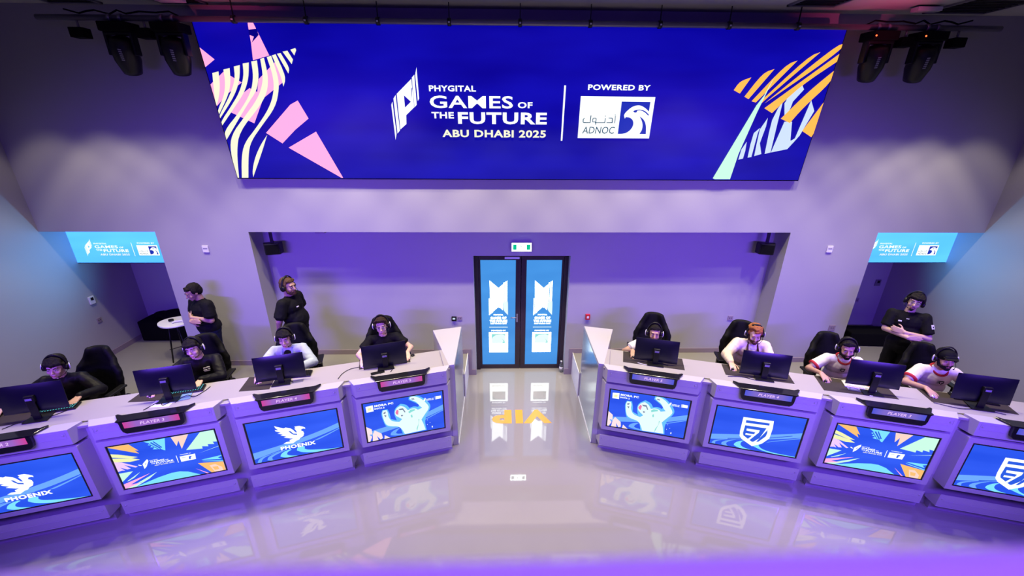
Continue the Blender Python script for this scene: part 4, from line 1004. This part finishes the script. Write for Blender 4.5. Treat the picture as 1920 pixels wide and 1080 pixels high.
def person(loc, rz, label, S):
    """S: pose and looks. Local frame: +y where the person faces, +x the person's right"""
    k = S.get('k', .93); bw = S.get('bulk', 1.0)
    t = thing('person', label, 'person', loc, rz)
    sk_ = S['skin']; V = Vector
    lean = R(S.get('lean', 0)); side = R(S.get('side', 0))
    sit = S.get('sit', True)
    hz = (S.get('hip', .55) if sit else .93)*k
    sp = V((math.sin(side), math.sin(lean), math.cos(lean))).normalized()
    P0 = V((0, 0, hz)); fw = V((0, math.cos(lean), -math.sin(lean))); rx = V((1, 0, 0)); rx = (rx-sp*rx.dot(sp)).normalized()
    nb = P0+sp*.52*k
    Ms = Matrix((rx, fw, sp)).transposed().to_4x4()
    tw = R(S.get('twist', 0)); rxs = rx*math.cos(tw)+fw*math.sin(tw)
    SR, SL = nb-sp*.055*k+rxs*.175*k, nb-sp*.055*k-rxs*.175*k
    hy, hp, hr = (R(a) for a in S.get('head', (0, 20, 0)))        # yaw (+ to the person's left), pitch down, roll
    Mh = Matrix.Rotation(hy, 4, 'Z') @ Matrix.Rotation(-hp, 4, 'X') @ Matrix.Rotation(hr, 4, 'Y')
    neckd = (sp*.75+V((0, .25, 1))*.5).normalized()
    hk = k*1.07
    HC = nb+neckd*.062*k+(Mh @ V((0, .015, .090)))*hk
    H = lambda x, y, z: HC+(Mh @ V((x, y, z)))*hk
    def E(mb, c, r, mi=0, ex=0): mb.ell(H(*c), [a*hk+ex for a in r], Mh, mi=mi)
    # --- skin: one continuous body
    b = MB()
    E(b, (0, -.012, .032), (.074, .094, .088)); E(b, (0, .030, -.018), (.060, .060, .080)); E(b, (0, .040, -.070), (.046, .044, .036)); E(b, (0, .072, -.092), (.022, .018, .018))
    b.cap(H(0, .088, .012), H(0, .110, -.026), .0085*k, .0125*k); b.cap(H(-.034, .078, .030), H(.034, .078, .030), .014*k)
    for sx in (-1, 1):
        E(b, (sx*.034, .062, -.030), (.024, .022, .022)); E(b, (sx*.075, -.006, -.008), (.010, .020, .030)); E(b, (sx*.011, .100, -.028), (.008, .008, .007))
    E(b, (0, .088, -.060), (.024, .012, .008)); E(b, (0, .084, -.072), (.020, .012, .007))
    b.cap(H(0, -.022, -.055), nb+fw*.0, .050*k*bw**.5, .060*k*bw**.5)
    b.ell(P0+sp*.36*k, (.150*k*bw, .100*k*bw, .155*k), Ms); b.ell(P0+sp*.17*k+fw*.01*k, (.140*k*bw, .105*k*bw, .14*k), Ms); b.ell(P0+sp*.02*k, (.158*k*bw, .115*k*bw, .11*k), Ms)
    b.cap(SR, SL, .050*k*bw)
    arms = []
    for nm, Sh, sx in (('R', SR, 1), ('L', SL, -1)):
        q = S['arm'+nm]
        T = V(q['wrist'])
        if 'elbow' in q: El = V(q['elbow'])
        else: El, T = ik(Sh, T, .275*k, .245*k, V(q.get('pole', (sx*.7, -.3, -.8))))
        b.cap(Sh, El, .047*k*bw, .038*k*bw); b.cap(El, T, .040*k*bw, .026*k)
        hd = V(q.get('dir', (T-El).normalized())); hn = V(q.get('up', (0, 0, 1)))
        hand(b, T+hd.normalized()*.012*k, hd, hn, q.get('thumb', -sx), k, q.get('curl', .5))
        arms.append((Sh, El, T, sx))
    legs = []
    for sx in (-1, 1):
        hj = P0+V((sx*.085*k, 0, -.01*k))
        if sit: kn = V((sx*.15*k, .40*k, hz+.0)); an = V((sx*.15*k, .36*k, .075*k)); toe = an+V((sx*.02, .14*k, -.04*k))
        else:
            st = S.get('stance', ((.10, .0), (-.10, .03))); f = st[0] if sx > 0 else st[1]
            an = V((f[0]*k, f[1]*k, .08*k)); kn = (hj+an)/2+V((0, .02*k, 0)); toe = an+V((sx*.03*k, .15*k, -.045*k))
        b.cap(hj, kn, .078*k*bw, .052*k*bw); b.cap(kn, an, .050*k*bw, .034*k); b.cap(an, toe, .035*k, .028*k)
        legs.append((hj, kn, an, toe))
    remeshed('body', b, sk_, t, .0068, 2)
    # --- clothes
    top = S['top']; ex = top.get('loose', .014); bl = S.get('belly', 0)
    c = MB()
    c.ell(P0+sp*.37*k, (.160*k*bw+ex, .108*k*bw+ex, .150*k), Ms); c.ell(P0+sp*.22*k+fw*.01*k, (.150*k*bw+ex, .112*k*bw+ex, .15*k), Ms); c.ell(P0+sp*.06*k, (.165*k*bw+ex, .120*k*bw+ex, .13*k), Ms)
    if bl: c.ell(P0+sp*.16*k+fw*bl*k, (.150*k*bw, .11*k*bw, .15*k), Ms)
    c.cap(SR-sp*.008, SL-sp*.008, .052*k*bw+ex); c.cap(nb-sp*.045*k, nb-sp*.015*k, .068*k*bw**.5+ex*.5, .058*k*bw**.5+ex*.3)
    for Sh, El, T, sx in arms:
        if top.get('long'):
            c.cap(Sh, El, .050*k*bw+ex, .042*k*bw+ex); c.cap(El, T-(T-El).normalized()*.012, .044*k*bw+ex, .030*k+ex*.7)
        else:
            f = top.get('sleeve', .62); M2 = Sh+(El-Sh)*f
            c.cap(Sh, M2-(El-Sh).normalized()*.03, .052*k*bw+ex, .050*k*bw+ex); c.tube([Sh, M2], [.05*k*bw+ex, .056*k*bw+ex], 14)
    tp = remeshed(top.get('name', 't_shirt'), c, top['mat'], t, .0085, 3, .0045 if top.get('long') else .003, 17)
    if 'trim' in top:                                      # red collar and cuffs
        for Sh, El, T, sx in arms:
            M2 = Sh+(El-Sh)*top.get('sleeve', .62); u = (El-Sh).normalized()
            q = MB().tube([M2-u*.018, M2+u*.008], [.056*k*bw+ex+.003, .058*k*bw+ex+.002], 18); q.build('cuff', top['trim'], tp)
    if 'trim' in top or top.get('collar'):
        cm = top.get('trim') or top['collar']
        pts = []
        for i in range(25):
            a_ = 2*math.pi*i/24; pts.append(nb+rx*math.sin(a_)*.082*k*bw**.5+fw*(math.cos(a_)*.084*k*bw**.5+.008)-sp*(.006+.042*max(0, math.cos(a_)))*k)
        MB().tube(pts, .0135*k, 8, caps=False).build('collar', cm, tp)
    if 'badge' in top:
        Sh, El, T, sx = arms[1]; u = (El-Sh).normalized(); c0 = Sh+(El-Sh)*.45; n_ = V((-1, .55, .25)); n_ = (n_-u*n_.dot(u)).normalized(); w2 = u.cross(n_)
        MM = Matrix((w2, n_, u)).transposed().to_4x4(); MM.translation = c0+n_*(.052*k*bw+ex)
        MB().box(-.022, .022, -.004, .004, -.028, .028, M=MM).build('sleeve_badge', top['badge'], tp); MB().box(-.009, .009, .004, .0055, -.006, .012, M=MM).build('badge_mark', BLK, tp)
    if 'inner' in top:                                     # tee showing in the open jacket
        c = MB(); c.ell(P0+sp*.33*k+fw*(.112*k*bw+ex*.9+.010), (.050*k, .014*k+ex*.55, .165*k), Ms); c.ell(nb-sp*.060*k+fw*.068*k, (.052*k, .050*k, .060*k), Ms)
        remeshed('undershirt', c, top['inner'], tp, .006, 2)
    if 'lapel' in top:
        for sx in (-1, 1):
            q = [nb+rx*sx*.060*k+fw*.030*k-sp*.0*k, nb+rx*sx*.070*k+fw*(.110*k*bw+.012)-sp*.075*k, nb+rx*sx*.062*k+fw*(.128*k*bw+ex)-sp*.17*k, nb+rx*sx*.058*k+fw*(.132*k*bw+ex)-sp*.30*k]
            MB().tube(q, [.012*k, .014*k, .008*k, .006*k], 8).build('lapel', top['lapel'], tp)
    for mk2 in top.get('marks', ()):
        # (material, x, z below neck, width, height, shape)
        mm, x, zb, w_, h_, shp = mk2
        yy = .108*k*bw+ex-.002+(.012 if zb > .10 else 0)
        base = nb+rx*x*k-sp*zb*k+fw*(math.sqrt(max(0, 1-(x/.19)**2))*(yy+.010))
        nrm = (fw+rx*x*3.2+sp*.18).normalized(); ux = rx-nrm*rx.dot(nrm); ux.normalize(); uy = nrm.cross(ux); uy = uy if uy.dot(sp) > 0 else -uy
        MM = Matrix((ux, nrm, uy)).transposed().to_4x4(); MM.translation = base
        q = MB()
        if shp == 'shield':
            q.prism([(-w_/2, h_/2), (w_/2, h_/2), (w_/2, -h_*.1), (0, -h_/2), (-w_/2, -h_*.1)], -.004, .005)
            q2 = MB(); q2.prism([(-w_*.3, h_*.25), (w_*.35, h_*.25), (w_*.05, -h_*.3), (-.002, -h_*.3), (w_*.12, h_*.1), (-w_*.3, h_*.1)], .005, .0065)
            M3 = MM @ Matrix(((1, 0, 0, 0), (0, 0, 1, 0), (0, 1, 0, 0), (0, 0, 0, 1)))
            e = MB(); e.v = [tuple(M3 @ V(v)) for v in q.v]; e.f = q.f; e.mi = q.mi; e.sm = q.sm; e.build('emblem', mm, tp)
            e = MB(); e.v = [tuple(M3 @ V(v)) for v in q2.v]; e.f = q2.f; e.mi = q2.mi; e.sm = q2.sm; e.build('emblem_mark', white_m, tp)
        elif shp == 'bar': q.box(-w_/2, w_/2, -.003, .006, -h_/2, h_/2, M=MM); q.build('chest_mark', mm, tp)
        else:
            vs, fs = glyphs(shp, .02); q.add([MM @ V(((.5-u)*w_*-1 if False else (u-.5)*-w_, .008, (v-.5)*h_)) for u, v in vs], fs); q.build('chest_lettering', mm, tp)
    bt = S['pants']; c = MB(); c.ell(P0+sp*.0*k, (.162*k*bw+.012, .120*k*bw+.012, .12*k), Ms)
    for hj, kn, an, toe in legs: c.cap(hj, kn, .080*k*bw+.014, .058*k*bw+.014); c.cap(kn, an+V((0, 0, .02)), .056*k*bw+.014, .042*k+.016)
    remeshed('trousers', c, bt, t, .011, 3, .005, 9)
    for hj, kn, an, toe in legs:
        c = MB().cap(an-V((0, .05*k, .045*k)), toe, .040*k, .034*k).cap(an-V((0, .03, .01)), toe, .04*k, .03*k); remeshed('shoe', c, S.get('shoes', black_m), t, .009, 2)
    # --- face
    hm = S['hair_m']
    for sx in (-1, 1):
        q = MB(); E(q, (sx*.030, .083, .004), (.0135, .009, .0048)); E(q, (sx*.030, .0895, .003), (.0056, .0045, .0044), 1)
        q.build('eye', [mat('eye_white', (.42, .38, .38), rough=.2), mat('iris_dark', (.03, .018, .012), rough=.1)], t)
        q = MB().cap(H(sx*.016, .0925, .026), H(sx*.030, .0915, .031), .0042*k).cap(H(sx*.030, .0915, .031), H(sx*.048, .080, .026), .0042*k, .003*k); q.build('eyebrow', hm, t)
    q = MB().cap(H(-.016, .0955, -.0625), H(.016, .0955, -.0625), .0040*k).cap(H(-.013, .0925, -.069), H(.013, .0925, -.069), .0045*k); q.build('lips', mat('lips', (.45, .16, .15), rough=.4), t)
    # --- hair
    st = S.get('hair', 'fringe'); c = MB(); random.seed(hash(label) % 97 if False else len(label)*7+3)
    if st != 'cap':
        E(c, (0, -.028, .052), (.081, .094, .084)); E(c, (0, -.055, .010), (.078, .068, .085))
        for sx in (-1, 1): E(c, (sx*.070, -.010, .030), (.016, .045, .045))
    if st == 'fringe':
        for i in range(9):
            x = -.060+i*.015; c.cap(H(x*.8, .030, .125-abs(x)*.4), H(x, .088-abs(x)*.45, .070), .021*k, .020*k); c.cap(H(x, .088-abs(x)*.45, .070), H(x*1.05+random.uniform(-.005, .005), .090-abs(x)*.55, .046+random.uniform(-.006, .010)), .014*k, .006*k)
        for sx in (-1, 1): c.cap(H(sx*.078, .030, .05), H(sx*.080, .025, -.02), .015*k, .009*k)
    elif st == 'swept':
        for i in range(9):
            x = -.060+i*.015; c.cap(H(x, .060, .090), H(x*.9+.012, .075, .095+random.uniform(0, .012)), .022*k, .016*k)
        c.cap(H(-.05, .07, .08), H(-.062, .058, .045), .014*k, .008*k)
    elif st == 'curly':
        for i in range(46):
            a_ = random.uniform(0, 2*math.pi); e_ = random.uniform(.25, 1.45)
            x, y, z = .078*math.cos(a_)*math.cos(e_*.9), .090*math.sin(a_)*math.cos(e_*.9)-.01, .055+.078*math.sin(e_)
            E(c, (x, y, z), (.018, .018, .016))
    elif st == 'short':
        for i in range(7):
            x = -.050+i*.0166; c.cap(H(x, .050, .105-abs(x)*.3), H(x, .070-abs(x)*.3, .078), .017*k, .012*k)
    if st == 'cap':
        cp = MB(); E(cp, (0, -.012, .050), (.087, .104, .080)); cp.cap(H(-.045, .085, .062), H(.045, .085, .062), .013*k)
        o = remeshed('cap', cp, S['cap_m'], t, .006, 2)
        for i in range(9):
            a_ = (i-4)*.16; c.cap(H(math.sin(a_)*.11, .075, .060), H(math.sin(a_)*.075, .132+.02*math.cos(a_)*0, .050), .0065*k, .005*k)
        remeshed('cap_peak', c, S['cap_m'], o, .005, 2)
        c = MB(); E(c, (0, -.060, -.005), (.072, .050, .055))
    remeshed('hair', c, hm, t, .0058, 1, .0035, 42)
    if S.get('beard'):
        c = MB(); bd = S['beard']
        if bd == 'full':
            E(c, (0, .046, -.078), (.053, .050, .040)); E(c, (0, .082, -.092), (.032, .022, .026))
            for sx in (-1, 1): c.cap(H(sx*.064, .012, -.010), H(sx*.055, .035, -.070), .014*k, .020*k); c.cap(H(sx*.010, .104, -.047), H(sx*.032, .084, -.066), .008*k, .008*k)
        else:
            E(c, (0, .086, -.092), (.018, .014, .020))
            if bd == 'goatee':
                for sx in (-1, 1): c.cap(H(sx*.006, .105, -.048), H(sx*.026, .092, -.056), .006*k, .004*k); c.cap(H(sx*.026, .092, -.056), H(sx*.018, .090, -.09), .004*k, .006*k)
        bo = remeshed('beard', c, S.get('beard_m', hm), t, .0052, 1)
    if S.get('glasses'):
        q = MB()
        for sx in (-1, 1):
            pts = [H(sx*.030+.021*math.cos(a_), .101, .002+.016*math.sin(a_)) for a_ in [2*math.pi*i/14 for i in range(15)]]
            q.tube(pts, .0022*k, 6, caps=False); q.tube([H(sx*.051, .101, .006), H(sx*.076, .0, .006)], .0020*k, 6)
        q.tube([H(-.009, .102, .004), H(.009, .102, .004)], .0020*k, 6); q.build('glasses', grey_m, t)
    if S.get('headset'):
        q = MB(); ty = S.get('band_y', -.005); top_z = .142 if st != 'cap' else .144
        pts = [H(.096*math.sin(a_), ty, .010+(top_z-.0)*math.cos(a_)) for a_ in [R(-96+i*12) for i in range(17)]]
        for d_ in (-.007, .007): q.tube([p+(Mh @ V((0, d_, 0)))*k for p in pts], .0075*k, 8)
        hs = q.build('headset', black_m, t)
        for sx in (-1, 1):
            Mc = Matrix.Translation(H(sx*.090, ty, -.006)) @ Mh @ Matrix.Rotation(R(90*sx), 4, 'Y')
            q = MB().lathe([(.034*k, -.018*k), (.042*k, -.010*k), (.042*k, .012*k), (.032*k, .020*k)], 16, M=Mc); e = q.build('ear_cup', black_m, hs)
            if S.get('silver', True):
                pts = [H(sx*(.106+.004*math.cos(a_)), ty+.006+.034*math.sin(a_)*.25, -.006+.045*math.cos(a_*1.0)) for a_ in [R(-80+i*20) for i in range(9)]]
                q = MB().tube([H(sx*.110, ty+.004, .040), H(sx*.113, ty+.008, .012), H(sx*.113, ty+.010, -.020), H(sx*.106, ty+.006, -.044)], [.004*k, .0085*k, .0085*k, .004*k], 8); q.build('ear_trim', silver_m, e)
        sx = S.get('mic', -1)
        q = MB().tube([H(sx*.098, ty+.01, -.03), H(sx*.085, .06, -.062), H(sx*.050, .105, -.072)], .0028*k, 6); q.ell(H(sx*.046, .108, -.072), (.008*k,)*3); q.build('microphone', black_m, hs)
    return t

SK1 = skin('fair', (.62, .40, .33)); SK2 = skin('tan', (.50, .30, .22)); SK3 = skin('pale', (.70, .46, .38))
HB = hairm('black', (.012, .010, .010)); HD = hairm('dark_brown', (.035, .020, .014)); HG = hairm('ginger', (.36, .13, .045)); HBr = hairm('brown', (.10, .055, .03))
BLK = cloth('black', (.0045, .0045, .006)); BLJ = cloth('black_shell', (.006, .006, .008), .55); DEN = cloth('pale_denim', (.50, .58, .74)); WHT = cloth('white', (.78, .76, .80)); CRM = cloth('cream', (.80, .68, .56))
NAV = cloth('navy', (.006, .008, .035)); REDC = cloth('red', (.45, .03, .05)); BRN = cloth('brown', (.07, .03, .03)); DKG = cloth('dark_grey', (.04, .04, .05))
def seated(side, i, s, ho, label, chair_label, S, chair_ds=0, chair_yaw=0, yaw=0, hipback=None):
    """s, ho: place of the head along and behind the row; the chair and hips follow from the lean"""
    k = S.get('k', .93); PT = 1.2337 if side == 'L' else 1.2432; sc = (i-5)*PT if side == 'L' else (5-i)*PT
    off = (.52*math.sin(R(S.get('lean', 0)))+.06)*k+.02
    base_s, base_o = s-S.get('shift', 0), ho-off
    p = rowpt(side, sc+base_s, base_o, ZP); rz = ra(side)+math.pi+R(yaw)
    inv = (Matrix.Translation(p) @ Matrix.Rotation(rz, 4, 'Z')).inverted()
    for nm, (hs, ho_) in zip(('armR', 'armL'), HANDS[(side, i)]):
        w_ = inv @ rowpt(side, sc+hs, ho_, ZT+.034)
        sx = 1 if nm == 'armR' else -1
        d = Vector((-sx*.10, 1, -.16)).normalized()
        q = dict(wrist=tuple(w_-d*.085*k), dir=tuple(d), pole=(sx*.8, -.25, -.6), curl=.55)
        q.update(S.get(nm, {})); S[nm] = q
    person(p, rz, label, S)
    chair(rowpt(side, sc+base_s+chair_ds, base_o-.02, ZP), ra(side)+math.pi+R(chair_yaw), chair_label)
seated('L', 2, .05, -.80, 'person in black jacket and headset seated at the far left monitor', 'black gaming chair behind the leftmost player', dict(skin=SK1, hair_m=HB, hair='fringe', headset=True, lean=16, head=(8, 6, -8), top=dict(mat=BLJ, long=True, loose=.017, name='jacket'), pants=BLK), chair_ds=.10, chair_yaw=-14)
seated('L', 3, .14, -.82, 'person in black jacket with three short white lines on the chest, left row', 'black gaming chair behind the player with white chest marks', dict(skin=SK3, hair_m=HB, hair='fringe', headset=True, lean=14, head=(-6, 0, 6), top=dict(mat=BLJ, long=True, loose=.017, name='jacket', marks=((white_m, -.068, .085, .024, .010, 'bar'), (white_m, -.104, .085, .034, .010, 'bar'), (white_m, -.074, .108, .036, .010, 'bar'), (white_m, -.112, .108, .022, .010, 'bar'), (white_m, -.088, .130, .058, .008, 'bar'))), pants=BLK), chair_ds=-.07, chair_yaw=-8)
seated('L', 4, -.12, -.82, 'person in pale denim jacket over black tee, left row', 'black gaming chair behind the player in pale denim jacket', dict(skin=SK1, hair_m=HB, hair='fringe', headset=True, lean=16, head=(0, 4, 0), top=dict(mat=DEN, long=True, loose=.019, name='jacket', inner=BLK, lapel=cloth('denim_blue', (.30, .38, .66))), pants=BLK), chair_ds=.02)
seated('L', 5, -.18, -.78, 'person with glasses in black tee seated nearest the aisle, left row', 'black gaming chair behind the player with glasses', dict(skin=SK3, hair_m=HD, hair='swept', headset=True, band_y=-.02, glasses=True, lean=8, head=(-4, -2, 3), top=dict(mat=BLK, sleeve=.62, marks=((DKG, -.08, .10, .05, .045, 'bar'),)), pants=BLK), chair_ds=0)
seated('R', 5, .035, -.70, 'person in white tee hidden up to the moustache behind a monitor', 'black gaming chair behind the player nearest the aisle, right row', dict(skin=SK2, hair_m=HB, hair='short', beard='full', headset=True, lean=24, hip=.475, head=(0, -4, 0), top=dict(mat=WHT, sleeve=.62), pants=BLK), chair_ds=.02)
seated('R', 4, .04, -.84, 'ginger bearded person in cream jacket over white tee', 'black gaming chair behind the ginger bearded player', dict(skin=SK3, hair_m=HG, hair='curly', beard='full', beard_m=HBr, headset=True, lean=14, bulk=1.14, hip=.565, head=(-4, 16, 4), top=dict(mat=CRM, long=True, loose=.017, name='jacket', inner=WHT, lapel=BRN), pants=BLK), chair_ds=-.03, chair_yaw=4)
seated('R', 3, -.19, -.74, 'bareheaded person in white jersey with red collar and cuffs', 'black gaming chair behind the bareheaded jersey player', dict(skin=SK2, hair_m=HB, hair='short', beard='full', headset=True, lean=16, head=(-14, 10, 6), top=dict(mat=WHT, sleeve=.72, trim=REDC, marks=((DKG, .02, .115, .045, .050, 'shield'),)), pants=BLK), chair_ds=.0, chair_yaw=10)
seated('R', 2, -.45, -.74, 'person in black cap and white jersey with red collar', 'black gaming chair behind the player in the black cap', dict(skin=SK2, hair_m=HB, hair='cap', cap_m=BLK, beard='full', headset=True, lean=14, bulk=1.06, head=(-4, 4, 4), top=dict(mat=WHT, sleeve=.70, trim=REDC, marks=((DKG, .0, .12, .045, .050, 'shield'),)), pants=BLK), chair_ds=.05, chair_yaw=8)
def folded(k, z=1.17, y=.155):
    return (dict(elbow=(.235*k, .06*k, (z-.02)*k), wrist=(-.02*k, (y+.085)*k, (z-.015)*k), dir=(-1, -.30, .12), up=(0, 1, .2), thumb=1, curl=.35),
            dict(elbow=(-.235*k, .06*k, (z-.02)*k), wrist=(.02*k, (y+.045)*k, (z+.035)*k), dir=(1, -.2, .10), up=(0, 1, .2), thumb=1, curl=.35))
aR, aL = folded(.895)
person((-4.60, 5.52, ZP), R(152), 'person in black tee with folded arms standing by the left pillar', dict(k=.895, sit=False, skin=SK2, hair_m=HB, hair='short', lean=3, bulk=1.16, head=(-8, 20, 0), armR=aR, armL=aL, top=dict(mat=BLK, sleeve=.75, loose=.022), pants=NAV, stance=((.10, 0), (-.10, .04))))
k = .95
person((-3.28, 5.42, ZP), R(-98), 'bearded person in black tee and headset standing sideways in the bay', dict(k=k, sit=False, skin=SK2, hair_m=HBr, hair='short', beard='full', headset=True, silver=False, lean=-3, bulk=1.14, belly=.075, head=(-10, 0, 0),
       armR=dict(elbow=(.27*k, -.06*k, 1.16*k), wrist=(.20*k, -.16*k, .96*k), dir=(-.9, -.3, -.2), up=(0, -1, 0)), armL=dict(elbow=(-.27*k, -.06*k, 1.16*k), wrist=(-.14*k, -.19*k, .94*k), dir=(.9, -.1, -.2), up=(0, -1, 0)),
       top=dict(mat=BLK, sleeve=.80, loose=.020, marks=((white_m, .075, .13, .035, .012, 'bar'),)), pants=BLK))
aR, aL = folded(.93)
person((5.15, 4.86, ZP), R(134), 'person in black polo with folded arms and headset in the right passage', dict(k=.93, sit=False, skin=SK1, hair_m=HB, hair='fringe', beard='goatee', headset=True, glasses=True, mic=1, silver=False, lean=-4, side=5, bulk=1.07, head=(4, -4, -8), armR=aR, armL=aL,
       top=dict(mat=BLK, sleeve=.78, loose=.012, name='polo_shirt', badge=white_m, marks=((white_m, .075, .12, .035, .018, 'bar'), (white_m, .0, .075, .03, .008, 'bar'))), pants=BLK))
